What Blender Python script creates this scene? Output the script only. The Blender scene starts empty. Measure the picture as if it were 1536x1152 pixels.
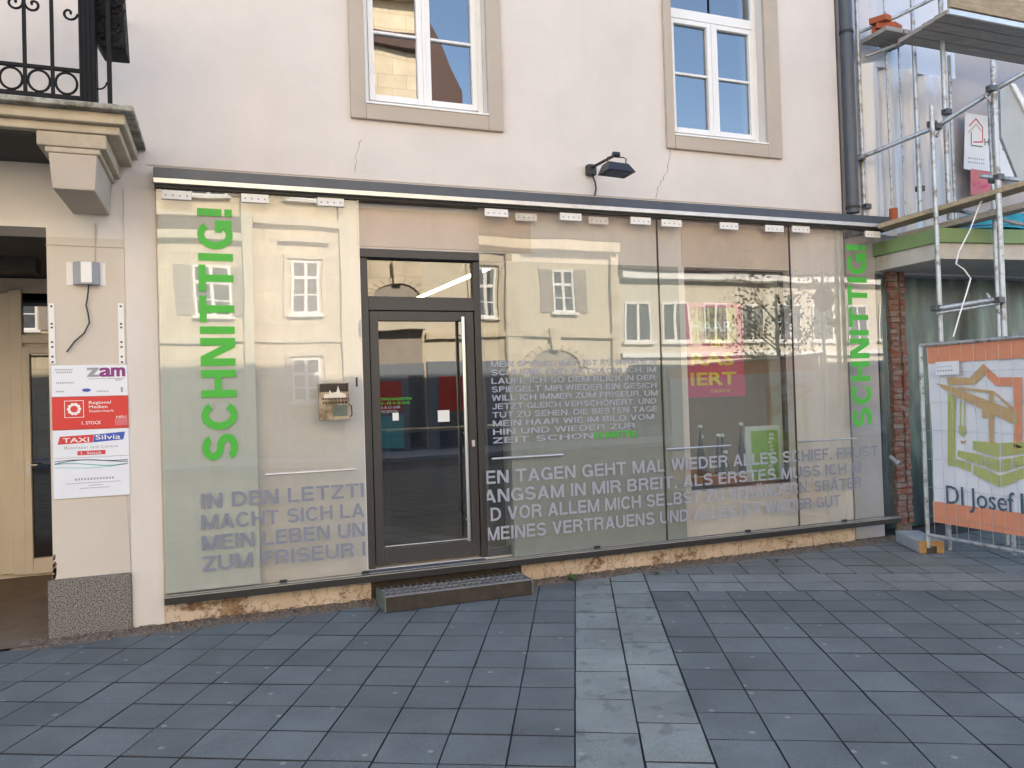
import bpy, bmesh, math, random
from mathutils import Vector, Matrix
R = math.radians
random.seed(7)
sc = bpy.context.scene
C = sc.collection

# ------------------------------------------------------------------ camera, world, sun, exposure
EYE = 1.71
CAM = Vector((0.0, -6.55, EYE))
F, CX, CY = 1154.0, 768.0, 576.0
_xc = Vector((3106, -77, F)).normalized()
_Y = F * F / (3106 * .031 - 77)
_zc = Vector((-.031 * _Y, -_Y, F)).normalized()
_yc = _zc.cross(_xc) * -1
if _yc.z < 0: _yc = -_yc
W2C = Matrix((_xc, _yc, _zc)).transposed()          # world axes seen from the camera (x right, y down, z forward)
C2W = W2C.transposed()
cam = bpy.data.cameras.new('camera'); cam.sensor_width = 36; cam.lens = F / 1536 * 36
cam.clip_start = .05; cam.clip_end = 500
co = bpy.data.objects.new('camera', cam); C.objects.link(co)
r_, u_, b_ = C2W @ Vector((1, 0, 0)), C2W @ Vector((0, -1, 0)), C2W @ Vector((0, 0, -1))
m4 = Matrix((r_, u_, b_)).transposed().to_4x4(); m4.translation = CAM
co.matrix_world = m4
sc.camera = co

SUN_EL, SUN_AZ = 29.5, 12.0       # degrees; sun stands behind the salon's house, azimuth from +Y towards +X
w = bpy.data.worlds.new('World'); sc.world = w; w.use_nodes = True
nt = w.node_tree
sky = nt.nodes.new('ShaderNodeTexSky'); sky.sky_type = 'NISHITA'; sky.sun_disc = False
sky.sun_elevation = R(SUN_EL); sky.sun_rotation = R(SUN_AZ)
sky.air_density = 1.0; sky.dust_density = .6; sky.ozone_density = 1.0
bg = nt.nodes['Background']; bg.inputs[1].default_value = .15
nt.links.new(sky.outputs[0], bg.inputs[0])
sl = bpy.data.lights.new('sun', 'SUN'); sl.energy = 4.8; sl.angle = R(.53); sl.color = (1, .89, .72)
so = bpy.data.objects.new('sun', sl); C.objects.link(so)
sd = Vector((math.sin(R(SUN_AZ)) * math.cos(R(SUN_EL)), math.cos(R(SUN_AZ)) * math.cos(R(SUN_EL)), math.sin(R(SUN_EL))))
so.rotation_euler = sd.to_track_quat('Z', 'Y').to_euler()
so.location = (0, 40, 40)
sc.view_settings.view_transform = 'Standard'; sc.view_settings.look = 'None'
sc.view_settings.gamma = 1; sc.view_settings.exposure = 2.15
sc.cycles.max_bounces = 8; sc.cycles.diffuse_bounces = 4; sc.cycles.transparent_max_bounces = 24
sc.cycles.use_denoising = True

# ------------------------------------------------------------------ helpers
def ray(px, py): return C2W @ Vector(((px - CX) / F, (py - CY) / F, 1))
def aty(px, py, y=0.0):            # a measured photo point on the plane Y = y
    d = ray(px, py); return CAM + d * ((y - CAM.y) / d.y)
def atx(px, py, x):
    d = ray(px, py); return CAM + d * ((x - CAM.x) / d.x)
def atz(px, py, z):
    d = ray(px, py); return CAM + d * ((z - CAM.z) / d.z)

ORG = {}
def tag(o, label=None, cat=None, group=None, kind=None):
    if label: o['label'] = label
    if cat: o['category'] = cat
    if group: o['group'] = group
    if kind: o['kind'] = kind
    return o
def thing(name, label, cat, loc=(0, 0, 0), group=None):
    o = bpy.data.objects.new(name, None); C.objects.link(o); o.empty_display_size = .2
    o.location = loc; ORG[o] = Vector(loc)
    return tag(o, label, cat, group)

class G:
    """collects world-space shapes and links them as one mesh object"""
    def __init__(s): s.bm = bmesh.new(); s.cols = None
    def quad(s, *p):
        return s.bm.faces.new([s.bm.verts.new(Vector(q)) for q in p])
    def poly(s, pts): return s.bm.faces.new([s.bm.verts.new(Vector(q)) for q in pts])
    def box(s, x0, x1, y0, y1, z0, z1):
        v = [s.bm.verts.new((x, y, z)) for x in (x0, x1) for y in (y0, y1) for z in (z0, z1)]
        for f in ((0, 1, 3, 2), (4, 6, 7, 5), (0, 4, 5, 1), (2, 3, 7, 6), (0, 2, 6, 4), (1, 5, 7, 3)):
            s.bm.faces.new([v[i] for i in f])
        return s
    def obox(s, c, ax, ay, az):     # oriented box, half axes
        c, ax, ay, az = map(Vector, (c, ax, ay, az)); v = []
        for i in (-1, 1):
            for j in (-1, 1):
                for k in (-1, 1): v.append(s.bm.verts.new(c + ax * i + ay * j + az * k))
        for f in ((0, 1, 3, 2), (4, 6, 7, 5), (0, 4, 5, 1), (2, 3, 7, 6), (0, 2, 6, 4), (1, 5, 7, 3)):
            s.bm.faces.new([v[i] for i in f])
        return s
    def prism(s, pts, d):           # polygon pts extruded by vector d
        d = Vector(d); a = [s.bm.verts.new(Vector(p)) for p in pts]; b = [s.bm.verts.new(Vector(p) + d) for p in pts]
        s.bm.faces.new(a); s.bm.faces.new(b[::-1]); n = len(a)
        for i in range(n): s.bm.faces.new([a[i], b[i], b[(i + 1) % n], a[(i + 1) % n]])
        return s
    def tube(s, pts, r, n=8, cap=True):
        pts = [Vector(p) for p in pts]; rings = []
        rr = r if isinstance(r, (list, tuple)) else [r] * len(pts)
        up = None
        for i, p in enumerate(pts):
            t = (pts[min(i + 1, len(pts) - 1)] - pts[max(i - 1, 0)]).normalized()
            if up is None:
                up = t.orthogonal().normalized()
            up = (up - t * up.dot(t)).normalized(); si = t.cross(up)
            rings.append([s.bm.verts.new(p + (up * math.cos(2 * math.pi * k / n) + si * math.sin(2 * math.pi * k / n)) * rr[i]) for k in range(n)])
        for a, b in zip(rings, rings[1:]):
            for k in range(n): s.bm.faces.new([a[k], a[(k + 1) % n], b[(k + 1) % n], b[k]])
        if cap:
            s.bm.faces.new(rings[0][::-1]); s.bm.faces.new(rings[-1])
        return s
    def lathe(s, c, prof, n=16):
        c = Vector(c); rings = []
        for r, z in prof:
            rings.append([s.bm.verts.new(c + Vector((r * math.cos(2 * math.pi * k / n), r * math.sin(2 * math.pi * k / n), z))) for k in range(n)])
        for a, b in zip(rings, rings[1:]):
            for k in range(n): s.bm.faces.new([a[k], a[(k + 1) % n], b[(k + 1) % n], b[k]])
        s.bm.faces.new(rings[0][::-1]); s.bm.faces.new(rings[-1])
        return s
    def build(s, name, mat, parent=None, bevel=0, smooth=False, fixn=True):
        org = ORG.get(parent, Vector((0, 0, 0)))
        if fixn: bmesh.ops.recalc_face_normals(s.bm, faces=s.bm.faces)
        if org.length: bmesh.ops.translate(s.bm, verts=s.bm.verts, vec=-org)
        me = bpy.data.meshes.new(name); s.bm.to_mesh(me); s.bm.free()
        if smooth:
            for p in me.polygons: p.use_smooth = True
        o = bpy.data.objects.new(name, me); C.objects.link(o); me.materials.append(mat)
        if parent: o.parent = parent
        ORG[o] = org
        if bevel:
            b = o.modifiers.new('bevel', 'BEVEL'); b.width = bevel; b.segments = 2; b.limit_method = 'ANGLE'; b.angle_limit = R(40)
        if smooth: 
            try:
                e = o.modifiers.new('split', 'EDGE_SPLIT'); e.split_angle = R(45)
            except Exception: pass
        return o
def bx(name, mat, parent, *b, bevel=0): return G().box(*b).build(name, mat, parent, bevel)

def wall_holes(g, x0, x1, z0, z1, holes, y0, y1):
    """a wall slab with real openings (front y0, back y1)"""
    xs = sorted({x0, x1, *[h[0] for h in holes], *[h[1] for h in holes]}); xs = [x for x in xs if x0 <= x <= x1]
    zs = sorted({z0, z1, *[h[2] for h in holes], *[h[3] for h in holes]}); zs = [z for z in zs if z0 <= z <= z1]
    solid = lambda i, k: 0 <= i < len(xs) - 1 and 0 <= k < len(zs) - 1 and not any(
        h[0] < (xs[i] + xs[i + 1]) / 2 < h[1] and h[2] < (zs[k] + zs[k + 1]) / 2 < h[3] for h in holes)
    for i in range(len(xs) - 1):
        for k in range(len(zs) - 1):
            if not solid(i, k): continue
            a, b, c, d = xs[i], xs[i + 1], zs[k], zs[k + 1]
            g.quad((a, y0, c), (b, y0, c), (b, y0, d), (a, y0, d)); g.quad((a, y1, c), (a, y1, d), (b, y1, d), (b, y1, c))
            if not solid(i - 1, k): g.quad((a, y0, c), (a, y0, d), (a, y1, d), (a, y1, c))
            if not solid(i + 1, k): g.quad((b, y0, c), (b, y1, c), (b, y1, d), (b, y0, d))
            if not solid(i, k - 1): g.quad((a, y0, c), (a, y1, c), (b, y1, c), (b, y0, c))
            if not solid(i, k + 1): g.quad((a, y0, d), (b, y0, d), (b, y1, d), (a, y1, d))
    bmesh.ops.remove_doubles(g.bm, verts=g.bm.verts, dist=1e-5)
    return g

def text(name, body, org, u, v, width, height, mat, parent, bold=.02, space=1.0, clip0=None, clip1=None):
    """lettering as a flat mesh fitted to width x height on the plane spanned by u, v"""
    cu = bpy.data.curves.new('t', 'FONT'); cu.body = body; cu.space_character = space; cu.resolution_u = 3
    o = bpy.data.objects.new('t', cu); C.objects.link(o)
    dg = bpy.context.evaluated_depsgraph_get(); dg.update()
    me = bpy.data.meshes.new_from_object(o.evaluated_get(dg))
    bpy.data.objects.remove(o); bpy.data.curves.remove(cu)
    bm = bmesh.new(); bm.from_mesh(me); bpy.data.meshes.remove(me)
    xs = [q.co.x for q in bm.verts]; ys = [q.co.y for q in bm.verts]
    a, b = min(xs), max(xs); cap = .73 if any(ch.isupper() or ch.isdigit() for ch in body) else max(ys)
    sx = width / (b - a) if width else height / cap; sy = height / cap
    org, u, v = Vector(org), Vector(u), Vector(v); wn = u.cross(v)
    for q in bm.verts: q.co = org + u * ((q.co.x - a) * sx) + v * (q.co.y * sy)
    if bold > .004:                # heavier strokes: the same outline laid again a hair apart
        base = bm.verts[:] + bm.edges[:] + bm.faces[:]; e = bold * sy * .8
        for k, (i, j) in enumerate(((1, .5), (-1, .5), (1, -.5), (-1, -.5))):
            d = bmesh.ops.duplicate(bm, geom=base)
            bmesh.ops.translate(bm, verts=[x for x in d['geom'] if isinstance(x, bmesh.types.BMVert)], vec=u * e * i + v * e * j + wn * (.00022 * (k + 1)))
    for cl, sgn in ((clip0, 1), (clip1, -1)):
        if cl is not None:
            bmesh.ops.bisect_plane(bm, geom=bm.verts[:] + bm.edges[:] + bm.faces[:], plane_co=org + u * cl, plane_no=u * sgn, clear_inner=True)
    g = G(); g.bm.free(); g.bm = bm
    return g.build(name, mat, parent, fixn=False)

# a plain bold grotesque drawn as strokes: polygons in a unit-high cap box
def grotesque(T=.165):
    h = T / 2; D = {}
    def V(x, a=0, b=1): return [(x, a), (x + T, a), (x + T, b), (x, b)]
    def Hh(y, a, b): return [(a, y - h), (b, y - h), (b, y + h), (a, y + h)]
    def dg(xb, xt, a=0, b=1, t=None):
        t = t or T * 1.08; return [(xb, a), (xb + t, a), (xt + t, b), (xt, b)]
    def arc(cx, cy, rx, ry, a0, a1, n=12):
        out = []
        for i in range(n):
            p = [a0 + (a1 - a0) * (i + j) / n for j in (0, 1)]; q = [(math.cos(R(a)), math.sin(R(a))) for a in p]
            out.append([(cx + (rx + h) * q[0][0], cy + (ry + h) * q[0][1]), (cx + (rx + h) * q[1][0], cy + (ry + h) * q[1][1]), (cx + (rx - h) * q[1][0], cy + (ry - h) * q[1][1]), (cx + (rx - h) * q[0][0], cy + (ry - h) * q[0][1])])
        return ('arc', out)
    o = 1 - h
    D['I'] = (T, [V(0)]); D['L'] = (.6, [V(0), Hh(h, T, .6)]); D['T'] = (.72, [V(.36 - h, 0, 1 - T), Hh(o, 0, .72)])
    D['E'] = (.64, [V(0), Hh(h, T, .64), Hh(o, T, .63), Hh(.52, T, .6)]); D['F'] = (.6, [V(0), Hh(o, T, .6), Hh(.5, T, .55)])
    D['H'] = (.74, [V(0), V(.74 - T), Hh(.52, T, .74 - T)])
    D['N'] = (.75, [V(0), V(.75 - T), dg(.75 - T * 1.25, T * .17, 0, 1, T * 1.1)])
    D['M'] = (.9, [V(0), V(.9 - T), dg(.45 - h * 1.0, T * .15, 0, 1, T), dg(.45 - h * 1.0, .9 - T * 1.15, 0, 1, T)])
    D['A'] = (.78, [dg(0, .39 - h * 1.1), dg(.78 - T * 1.08, .39 - h * 1.1), Hh(.28, .2, .58)])
    D['V'] = (.74, [dg(.37 - h * 1.1, 0), dg(.37 - h * 1.1, .74 - T * 1.08)])
    D['W'] = (1.04, [dg(.26 - h, 0, t=T), dg(.26 - h, .52 - h, t=T), dg(.78 - h, .52 - h, t=T), dg(.78 - h, 1.04 - T, t=T)])
    D['Z'] = (.66, [Hh(o, 0, .66), Hh(h, 0, .66), dg(0, .66 - T * 1.25, T, 1 - T, T * 1.25)])
    D['K'] = (.74, [V(0), dg(T, .74 - T * 1.3, .3, 1, T * 1.25), dg(.74 - T * 1.3, .24, 0, .6, T * 1.3)])
    D['X'] = (.72, [dg(0, .72 - T * 1.15, t=T * 1.15), dg(.72 - T * 1.15, 0, t=T * 1.15)])
    D['Y'] = (.72, [V(.36 - h, 0, .45), dg(.36 - h, 0, .42, 1), dg(.36 - h, .72 - T * 1.08, .42, 1)])
    D['O'] = (.8, [arc(.4, .5, .4 - h, .51 - h, 0, 360, 26)])
    D['Q'] = (.8, D['O'][1] + [dg(.62, .44, -.03, .25)])
    D['C'] = (.76, [arc(.4, .5, .4 - h, .51 - h, 38, 322, 22)])
    D['G'] = (.79, [arc(.4, .5, .4 - h, .51 - h, 40, 330, 22), V(.79 - T, .02, .5), Hh(.5 - h, .45, .79 - T)])
    D['U'] = (.74, [V(0, .34), V(.74 - T, .34), arc(.37, .34, .37 - h, .35 - h, 180, 360, 14)])
    D['J'] = (.56, [V(.56 - T, .28), arc(.28, .28, .28 - h, .29 - h, 180, 360, 12)])
    D['D'] = (.75, [V(0), Hh(h, T, .32), Hh(o, T, .32), arc(.32, .5, .43 - h, .5 - h, -90, 90, 16)])
    D['P'] = (.68, [V(0), Hh(o, T, .38), Hh(.42 + h, T, .38), arc(.38, .71, .30 - h, .29 - h, -90, 90, 12)])
    D['R'] = (.74, [V(0), Hh(o, T, .42), Hh(.43 + h, T, .42), arc(.42, .715, .30 - h, .285 - h, -90, 90, 12), V(.71 - T, 0, .3), dg(.71 - T, .40, .28, .46, T)])
    D['B'] = (.72, [V(0), Hh(o, T, .4), Hh(.5 + .02, T, .4), Hh(h, T, .42), arc(.4, .76, .28 - h, .24 - h / 1.2, -90, 90, 12), arc(.42, .26, .30 - h, .26 - h / 1.2, -90, 90, 12)])
    D['S'] = (.72, [arc(.36, .755 - h / 2, .345 - h, .255 - h / 2, 22, 272, 16), arc(.36, .245 + h / 2, .36 - h, .255 - h / 2, 92, -158, 16)])
    D['.'] = (T, [[(0, 0), (T, 0), (T, T), (0, T)]]); D['!'] = (T, [V(0, .3, 1), [(0, 0), (T, 0), (T, T * 1.1), (0, T * 1.1)]])
    D['-'] = (.4, [Hh(.42, 0, .4)])
    for b, c in (('A', 'Ä'), ('O', 'Ö'), ('U', 'Ü')):
        w_, p = D[b]; m_ = w_ / 2; D[c] = (w_, p + [[(m_ - .22, 1.06), (m_ - .06, 1.06), (m_ - .06, 1.2), (m_ - .22, 1.2)], [(m_ + .06, 1.06), (m_ + .22, 1.06), (m_ + .22, 1.2), (m_ + .06, 1.2)]])
    return D
GROT = grotesque(); GROT_L = grotesque(.135)
def block_text(name, body, org, u, v, width, height, mat, parent, font=None, clip0=None, clip1=None, gap=.11, wordgap=.36):
    font = font or GROT; org, u, v = Vector(org), Vector(u), Vector(v); wn = u.cross(v); x = 0; items = []
    for ch in body:
        if ch == ' ': x += wordgap; continue
        w_, polys = font[ch]; items.append((x, polys)); x += w_ + gap
    sx = width / (x - gap); g = G()
    for x0, polys in items:
        lev = 0
        for p in polys:
            for q in (p[1] if isinstance(p, tuple) else [p]):
                f = g.poly([org + u * ((x0 + a) * sx) + v * (b * height) + wn * (.00025 * lev) for a, b in q])
            lev += 1
    for f in g.bm.faces:
        f.normal_update()
        if f.normal.dot(wn) < 0: f.normal_flip()
    for cl, sgn in ((clip0, 1), (clip1, -1)):
        if cl is not None:
            bmesh.ops.bisect_plane(g.bm, geom=g.bm.verts[:] + g.bm.edges[:] + g.bm.faces[:], plane_co=org + u * cl, plane_no=u * sgn, clear_inner=True)
    return g.build(name, mat, parent, fixn=False)

# ------------------------------------------------------------------ materials
def newmat(name):
    m = bpy.data.materials.new(name); m.use_nodes = True
    return m, m.node_tree, m.node_tree.nodes, m.node_tree.links, m.node_tree.nodes['Principled BSDF']
def N(nodes, t, **kw):
    n = nodes.new(t)
    for k, v in kw.items():
        if k in n.inputs.keys() if hasattr(n, 'inputs') else False: n.inputs[k].default_value = v
        else: setattr(n, k, v)
    return n
def mat(name, col, rough=.6, metal=0, var=.08, scale=4, bump=0, bscale=60, col2=None, thr=None, spec=.5, stretch=None, alpha_noise=None):
    m, t, n, l, p = newmat(name)
    p.inputs['Roughness'].default_value = rough; p.inputs['Metallic'].default_value = metal
    p.inputs['Specular IOR Level'].default_value = spec
    tc = n.new('ShaderNodeTexCoord'); src = tc.outputs['Object']
    if stretch:
        mp = n.new('ShaderNodeMapping'); mp.inputs['Scale'].default_value = stretch; l.new(src, mp.inputs[0]); src = mp.outputs[0]
    nz = n.new('ShaderNodeTexNoise'); nz.inputs['Scale'].default_value = scale; nz.inputs['Detail'].default_value = 6; nz.inputs['Roughness'].default_value = .65
    l.new(src, nz.inputs['Vector'])
    rp = n.new('ShaderNodeValToRGB'); e = rp.color_ramp.elements
    c = Vector(col)
    if col2:
        a, b = thr or (.4, .6)
        e[0].position, e[1].position = a, b
        e[0].color = (*col2, 1); e[1].color = (*col, 1)
    else:
        e[0].position, e[1].position = .3, .7
        e[0].color = (*(c * (1 - var)), 1); e[1].color = (*[min(1, x * (1 + var)) for x in c], 1)
    l.new(nz.outputs[0], rp.inputs[0]); l.new(rp.outputs[0], p.inputs['Base Color'])
    if bump:
        nb = n.new('ShaderNodeTexNoise'); nb.inputs['Scale'].default_value = bscale; nb.inputs['Detail'].default_value = 4
        l.new(src, nb.inputs['Vector'])
        bp = n.new('ShaderNodeBump'); bp.inputs['Strength'].default_value = bump; bp.inputs['Distance'].default_value = .01
        l.new(nb.outputs[0], bp.inputs['Height']); l.new(bp.outputs[0], p.inputs['Normal'])
    return m
def glassmat(name, r0=.09, tint=(.95, .98, .96), rough=0.0, bump=0, dust=0):
    m, t, n, l, p = newmat(name); n.remove(p); out = n['Material Output']
    lw = n.new('ShaderNodeLayerWeight'); lw.inputs[0].default_value = .5
    pw = n.new('ShaderNodeMath'); pw.operation = 'POWER'; pw.inputs[1].default_value = 5; l.new(lw.outputs['Facing'], pw.inputs[0])
    ma = n.new('ShaderNodeMath'); ma.operation = 'MULTIPLY_ADD'; ma.inputs[1].default_value = 1 - r0; ma.inputs[2].default_value = r0; l.new(pw.outputs[0], ma.inputs[0])
    tr = n.new('ShaderNodeBsdfTransparent'); tr.inputs[0].default_value = (*tint, 1)
    gl = n.new('ShaderNodeBsdfGlossy'); gl.inputs['Roughness'].default_value = rough; gl.inputs[0].default_value = (1, 1, 1, 1)
    if bump:
        tc = n.new('ShaderNodeTexCoord'); nb = n.new('ShaderNodeTexNoise'); nb.inputs['Scale'].default_value = 1.3; nb.inputs['Detail'].default_value = 1
        l.new(tc.outputs['Object'], nb.inputs['Vector'])
        bp = n.new('ShaderNodeBump'); bp.inputs['Strength'].default_value = bump; bp.inputs['Distance'].default_value = .02
        l.new(nb.outputs[0], bp.inputs['Height']); l.new(bp.outputs[0], gl.inputs['Normal'])
    mx = n.new('ShaderNodeMixShader'); l.new(ma.outputs[0], mx.inputs[0]); l.new(tr.outputs[0], mx.inputs[1]); l.new(gl.outputs[0], mx.inputs[2])
    if dust:
        td = n.new('ShaderNodeTexCoord'); mp = n.new('ShaderNodeMapping'); mp.inputs['Scale'].default_value = (4, 4, .7); l.new(td.outputs['Object'], mp.inputs[0])
        nd = n.new('ShaderNodeTexNoise'); nd.inputs['Scale'].default_value = 1.6; nd.inputs['Detail'].default_value = 9; nd.inputs['Roughness'].default_value = .7; l.new(mp.outputs[0], nd.inputs[0])
        rd = n.new('ShaderNodeMapRange'); rd.inputs[1].default_value = .42; rd.inputs[2].default_value = .75; rd.inputs[3].default_value = 0; rd.inputs[4].default_value = dust; l.new(nd.outputs[0], rd.inputs[0])
        df = n.new('ShaderNodeBsdfDiffuse'); df.inputs[0].default_value = (.5, .48, .44, 1); m3 = n.new('ShaderNodeMixShader'); l.new(rd.outputs[0], m3.inputs[0]); l.new(mx.outputs[0], m3.inputs[1]); l.new(df.outputs[0], m3.inputs[2]); mx = m3
    l.new(mx.outputs[0], out.inputs[0])
    return m
def emit(name, col, s):
    m, t, n, l, p = newmat(name); p.inputs['Emission Color'].default_value = (*col, 1); p.inputs['Emission Strength'].default_value = s
    return m

def plaster_mat(name, col, dirt, crack=True):
    m, t, n, l, p = newmat(name); p.inputs['Roughness'].default_value = .9; p.inputs['Specular IOR Level'].default_value = .2
    tc = n.new('ShaderNodeTexCoord'); ob = tc.outputs['Object']
    a = n.new('ShaderNodeTexNoise'); a.inputs['Scale'].default_value = .9; a.inputs['Detail'].default_value = 8; a.inputs['Roughness'].default_value = .6; l.new(ob, a.inputs[0])
    mp = n.new('ShaderNodeMapping'); mp.inputs['Scale'].default_value = (5, 5, .5); l.new(ob, mp.inputs[0])
    b = n.new('ShaderNodeTexNoise'); b.inputs['Scale'].default_value = 1.0; b.inputs['Detail'].default_value = 5; l.new(mp.outputs[0], b.inputs[0])
    r1 = n.new('ShaderNodeValToRGB'); r1.color_ramp.elements[0].position = .3; r1.color_ramp.elements[1].position = .7
    c = Vector(col); r1.color_ramp.elements[0].color = (*(c * .90), 1); r1.color_ramp.elements[1].color = (*(c * 1.03), 1); l.new(a.outputs[0], r1.inputs[0])
    r2 = n.new('ShaderNodeValToRGB'); r2.color_ramp.elements[0].position = .56; r2.color_ramp.elements[1].position = .8
    r2.color_ramp.elements[0].color = (0, 0, 0, 1); r2.color_ramp.elements[1].color = (.22, .22, .22, 1); l.new(b.outputs[0], r2.inputs[0])
    mx = n.new('ShaderNodeMixRGB'); mx.inputs[2].default_value = (*dirt, 1); l.new(r2.outputs[0], mx.inputs[0]); l.new(r1.outputs[0], mx.inputs[1])
    l.new(mx.outputs[0], p.inputs['Base Color'])
    f = n.new('ShaderNodeTexNoise'); f.inputs['Scale'].default_value = 140; f.inputs['Detail'].default_value = 3; l.new(ob, f.inputs[0])
    g2 = n.new('ShaderNodeTexNoise'); g2.inputs['Scale'].default_value = 6; g2.inputs['Detail'].default_value = 3; l.new(ob, g2.inputs[0])
    ad = n.new('ShaderNodeMath'); ad.operation = 'MULTIPLY_ADD'; ad.inputs[1].default_value = 3; l.new(g2.outputs[0], ad.inputs[0]); l.new(f.outputs[0], ad.inputs[2])
    bp = n.new('ShaderNodeBump'); bp.inputs['Strength'].default_value = .18; bp.inputs['Distance'].default_value = .008
    l.new(ad.outputs[0], bp.inputs['Height']); l.new(bp.outputs[0], p.inputs['Normal'])
    return m

M = {}
M['plaster'] = plaster_mat('cream_plaster', (.70, .642, .595), (.58, .51, .45))
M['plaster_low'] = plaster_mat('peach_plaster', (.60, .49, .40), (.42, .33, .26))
M['pier'] = plaster_mat('tan_pier_plaster', (.62, .55, .47), (.45, .38, .31))
M['crack'] = mat('plaster_crack', (.20, .17, .15), .95)
M['tan'] = mat('tan_stone_trim', (.47, .40, .33), .85, var=.05, scale=3, bump=.12, bscale=90)
M['stone'] = mat('balcony_stone', (.47, .40, .31), .9, var=.16, scale=5, bump=.3, bscale=40)
M['slabtop'] = mat('mossy_stone', (.42, .40, .35), .9, col2=(.16, .15, .11), thr=(.38, .6), scale=9, bump=.4, bscale=50)
def peel_mat():
    m, t, n, l, p = newmat('peeling_plaster'); p.inputs['Roughness'].default_value = .95
    tc = n.new('ShaderNodeTexCoord'); ob = tc.outputs['Object']
    def nz(sc_, det, loc, stretch=(1, 1, 1)):
        mp = n.new('ShaderNodeMapping'); mp.inputs['Location'].default_value = loc; mp.inputs['Scale'].default_value = stretch; l.new(ob, mp.inputs[0])
        q = n.new('ShaderNodeTexNoise'); q.inputs['Scale'].default_value = sc_; q.inputs['Detail'].default_value = det; q.inputs['Roughness'].default_value = .7; l.new(mp.outputs[0], q.inputs[0]); return q.outputs[0]
    def ramp(src, a, b, c0, c1):
        r = n.new('ShaderNodeValToRGB'); e = r.color_ramp.elements; e[0].position = a; e[1].position = b; e[0].color = (*c0, 1); e[1].color = (*c1, 1); l.new(src, r.inputs[0]); return r.outputs[0]
    base = ramp(nz(2.2, 8, (0, 0, 0)), .35, .68, (.50, .39, .29), (.66, .54, .42))
    big = ramp(nz(1.6, 12, (4, 2, 1), (1, 1, 1.5)), .575, .60, (0, 0, 0), (1, 1, 1))
    under = ramp(nz(14, 6, (1, 7, 3)), .38, .6, (.16, .07, .035), (.42, .30, .20))
    mx = n.new('ShaderNodeMixRGB'); l.new(big, mx.inputs[0]); l.new(base, mx.inputs[1]); l.new(under, mx.inputs[2])
    crk = ramp(nz(7, 10, (9, 1, 5), (1, 1, .6)), .485, .5, (0, 0, 0), (1, 1, 1)); crk2 = ramp(nz(7, 10, (9, 1, 5), (1, 1, .6)), .5, .515, (1, 1, 1), (0, 0, 0))
    mu = n.new('ShaderNodeMixRGB'); mu.blend_type = 'MULTIPLY'; mu.inputs[0].default_value = 1; l.new(crk, mu.inputs[1]); l.new(crk2, mu.inputs[2])
    m2 = n.new('ShaderNodeMixRGB'); m2.inputs[2].default_value = (.17, .10, .06, 1); l.new(mu.outputs[0], m2.inputs[0]); l.new(mx.outputs[0], m2.inputs[1])
    l.new(m2.outputs[0], p.inputs['Base Color'])
    bp = n.new('ShaderNodeBump'); bp.invert = True; bp.inputs['Strength'].default_value = .8; bp.inputs['Distance'].default_value = .006; l.new(big, bp.inputs['Height']); l.new(bp.outputs[0], p.inputs['Normal'])
    return m
M['peel'] = peel_mat()
M['granite'] = mat('speckled_granite', (.30, .265, .235), .75, col2=(.045, .04, .04), thr=(.42, .58), scale=110, bump=.2, bscale=90)
M['anth'] = mat('anthracite_frame', (.047, .043, .042), .45, var=.08)
M['dark'] = mat('dark_metal_and_shade', (.02, .019, .018), .6)
M['flash'] = mat('grey_flashing', (.075, .082, .095), .45, .3, var=.15, scale=6)
M['alu'] = mat('aluminium', (.62, .6, .56), .35, .6, var=.12, scale=8)
M['steel'] = mat('brushed_steel', (.7, .68, .65), .28, .9, var=.05)
M['iron'] = mat('black_wrought_iron', (.009, .009, .011), .65, bump=.2, bscale=60, spec=.22)
M['white'] = mat('white_paint', (.8, .79, .77), .45, var=.03)
M['white2'] = mat('white_plastic', (.78, .76, .74), .5, var=.04)
M['frost'] = mat('frosted_film', (.53, .54, .50), .5, var=.03, scale=2, spec=.3)
M['frostmid'] = mat('grey_green_film', (.29, .302, .275), .5, var=.06, scale=2, spec=.3)
M['glass'] = glassmat('shop_glass', .115, (.875, .89, .865), 0, .08, .08)
M['wglass'] = glassmat('window_glass', .21, (.5, .55, .58), 0, .12)
M['doorglass'] = glassmat('door_glass', .15, (.42, .45, .45), 0, .08, .04)
M['inglass'] = glassmat('inner_glass', .06, (.8, .88, .84))
M['green'] = mat('green_vinyl', (.055, .42, .035), .5, var=.03)
M['vinyldark'] = mat('grey_vinyl', (.20, .215, .27), .6, var=.05, scale=9)
M['vinyl'] = mat('lavender_vinyl', (.33, .34, .395), .6, var=.05, scale=9)
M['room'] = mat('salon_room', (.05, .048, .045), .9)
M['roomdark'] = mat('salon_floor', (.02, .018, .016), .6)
M['softdark'] = mat('dark_ceiling_and_shade', (.05, .048, .045), .8, var=.15)
M['creamdoor'] = mat('cream_door_paint', (.76, .68, .56), .5, var=.05)
M['brownfloor'] = mat('brown_ramp', (.17, .125, .085), .9, var=.2, scale=4, bump=.2)
M['grating'] = mat('galvanised_grating', (.30, .31, .33), .45, .5, var=.25, scale=30)
M['stepdark'] = mat('rusty_step_riser', (.045, .034, .024), .8, var=.4, scale=12)
M['stepgreen'] = mat('weathered_green_steel', (.11, .13, .10), .6, var=.3, scale=10)
M['red'] = mat('red_sign', (.62, .035, .03), .4, var=.03)
M['signwhite'] = mat('white_sign', (.74, .75, .80), .35, var=.03)
M['purple'] = mat('purple_print', (.22, .03, .19), .5); M['greyprint'] = mat('grey_print', (.30, .30, .33), .5)
M['blueprint'] = mat('blue_print', (.04, .09, .42), .5); M['redprint'] = mat('red_print', (.6, .04, .05), .5)
M['blackprint'] = mat('black_print', (.03, .03, .035), .5); M['teal'] = mat('teal_print', (.12, .42, .40), .5)
M['rose'] = mat('rose_print', (.60, .14, .16), .5)
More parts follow.
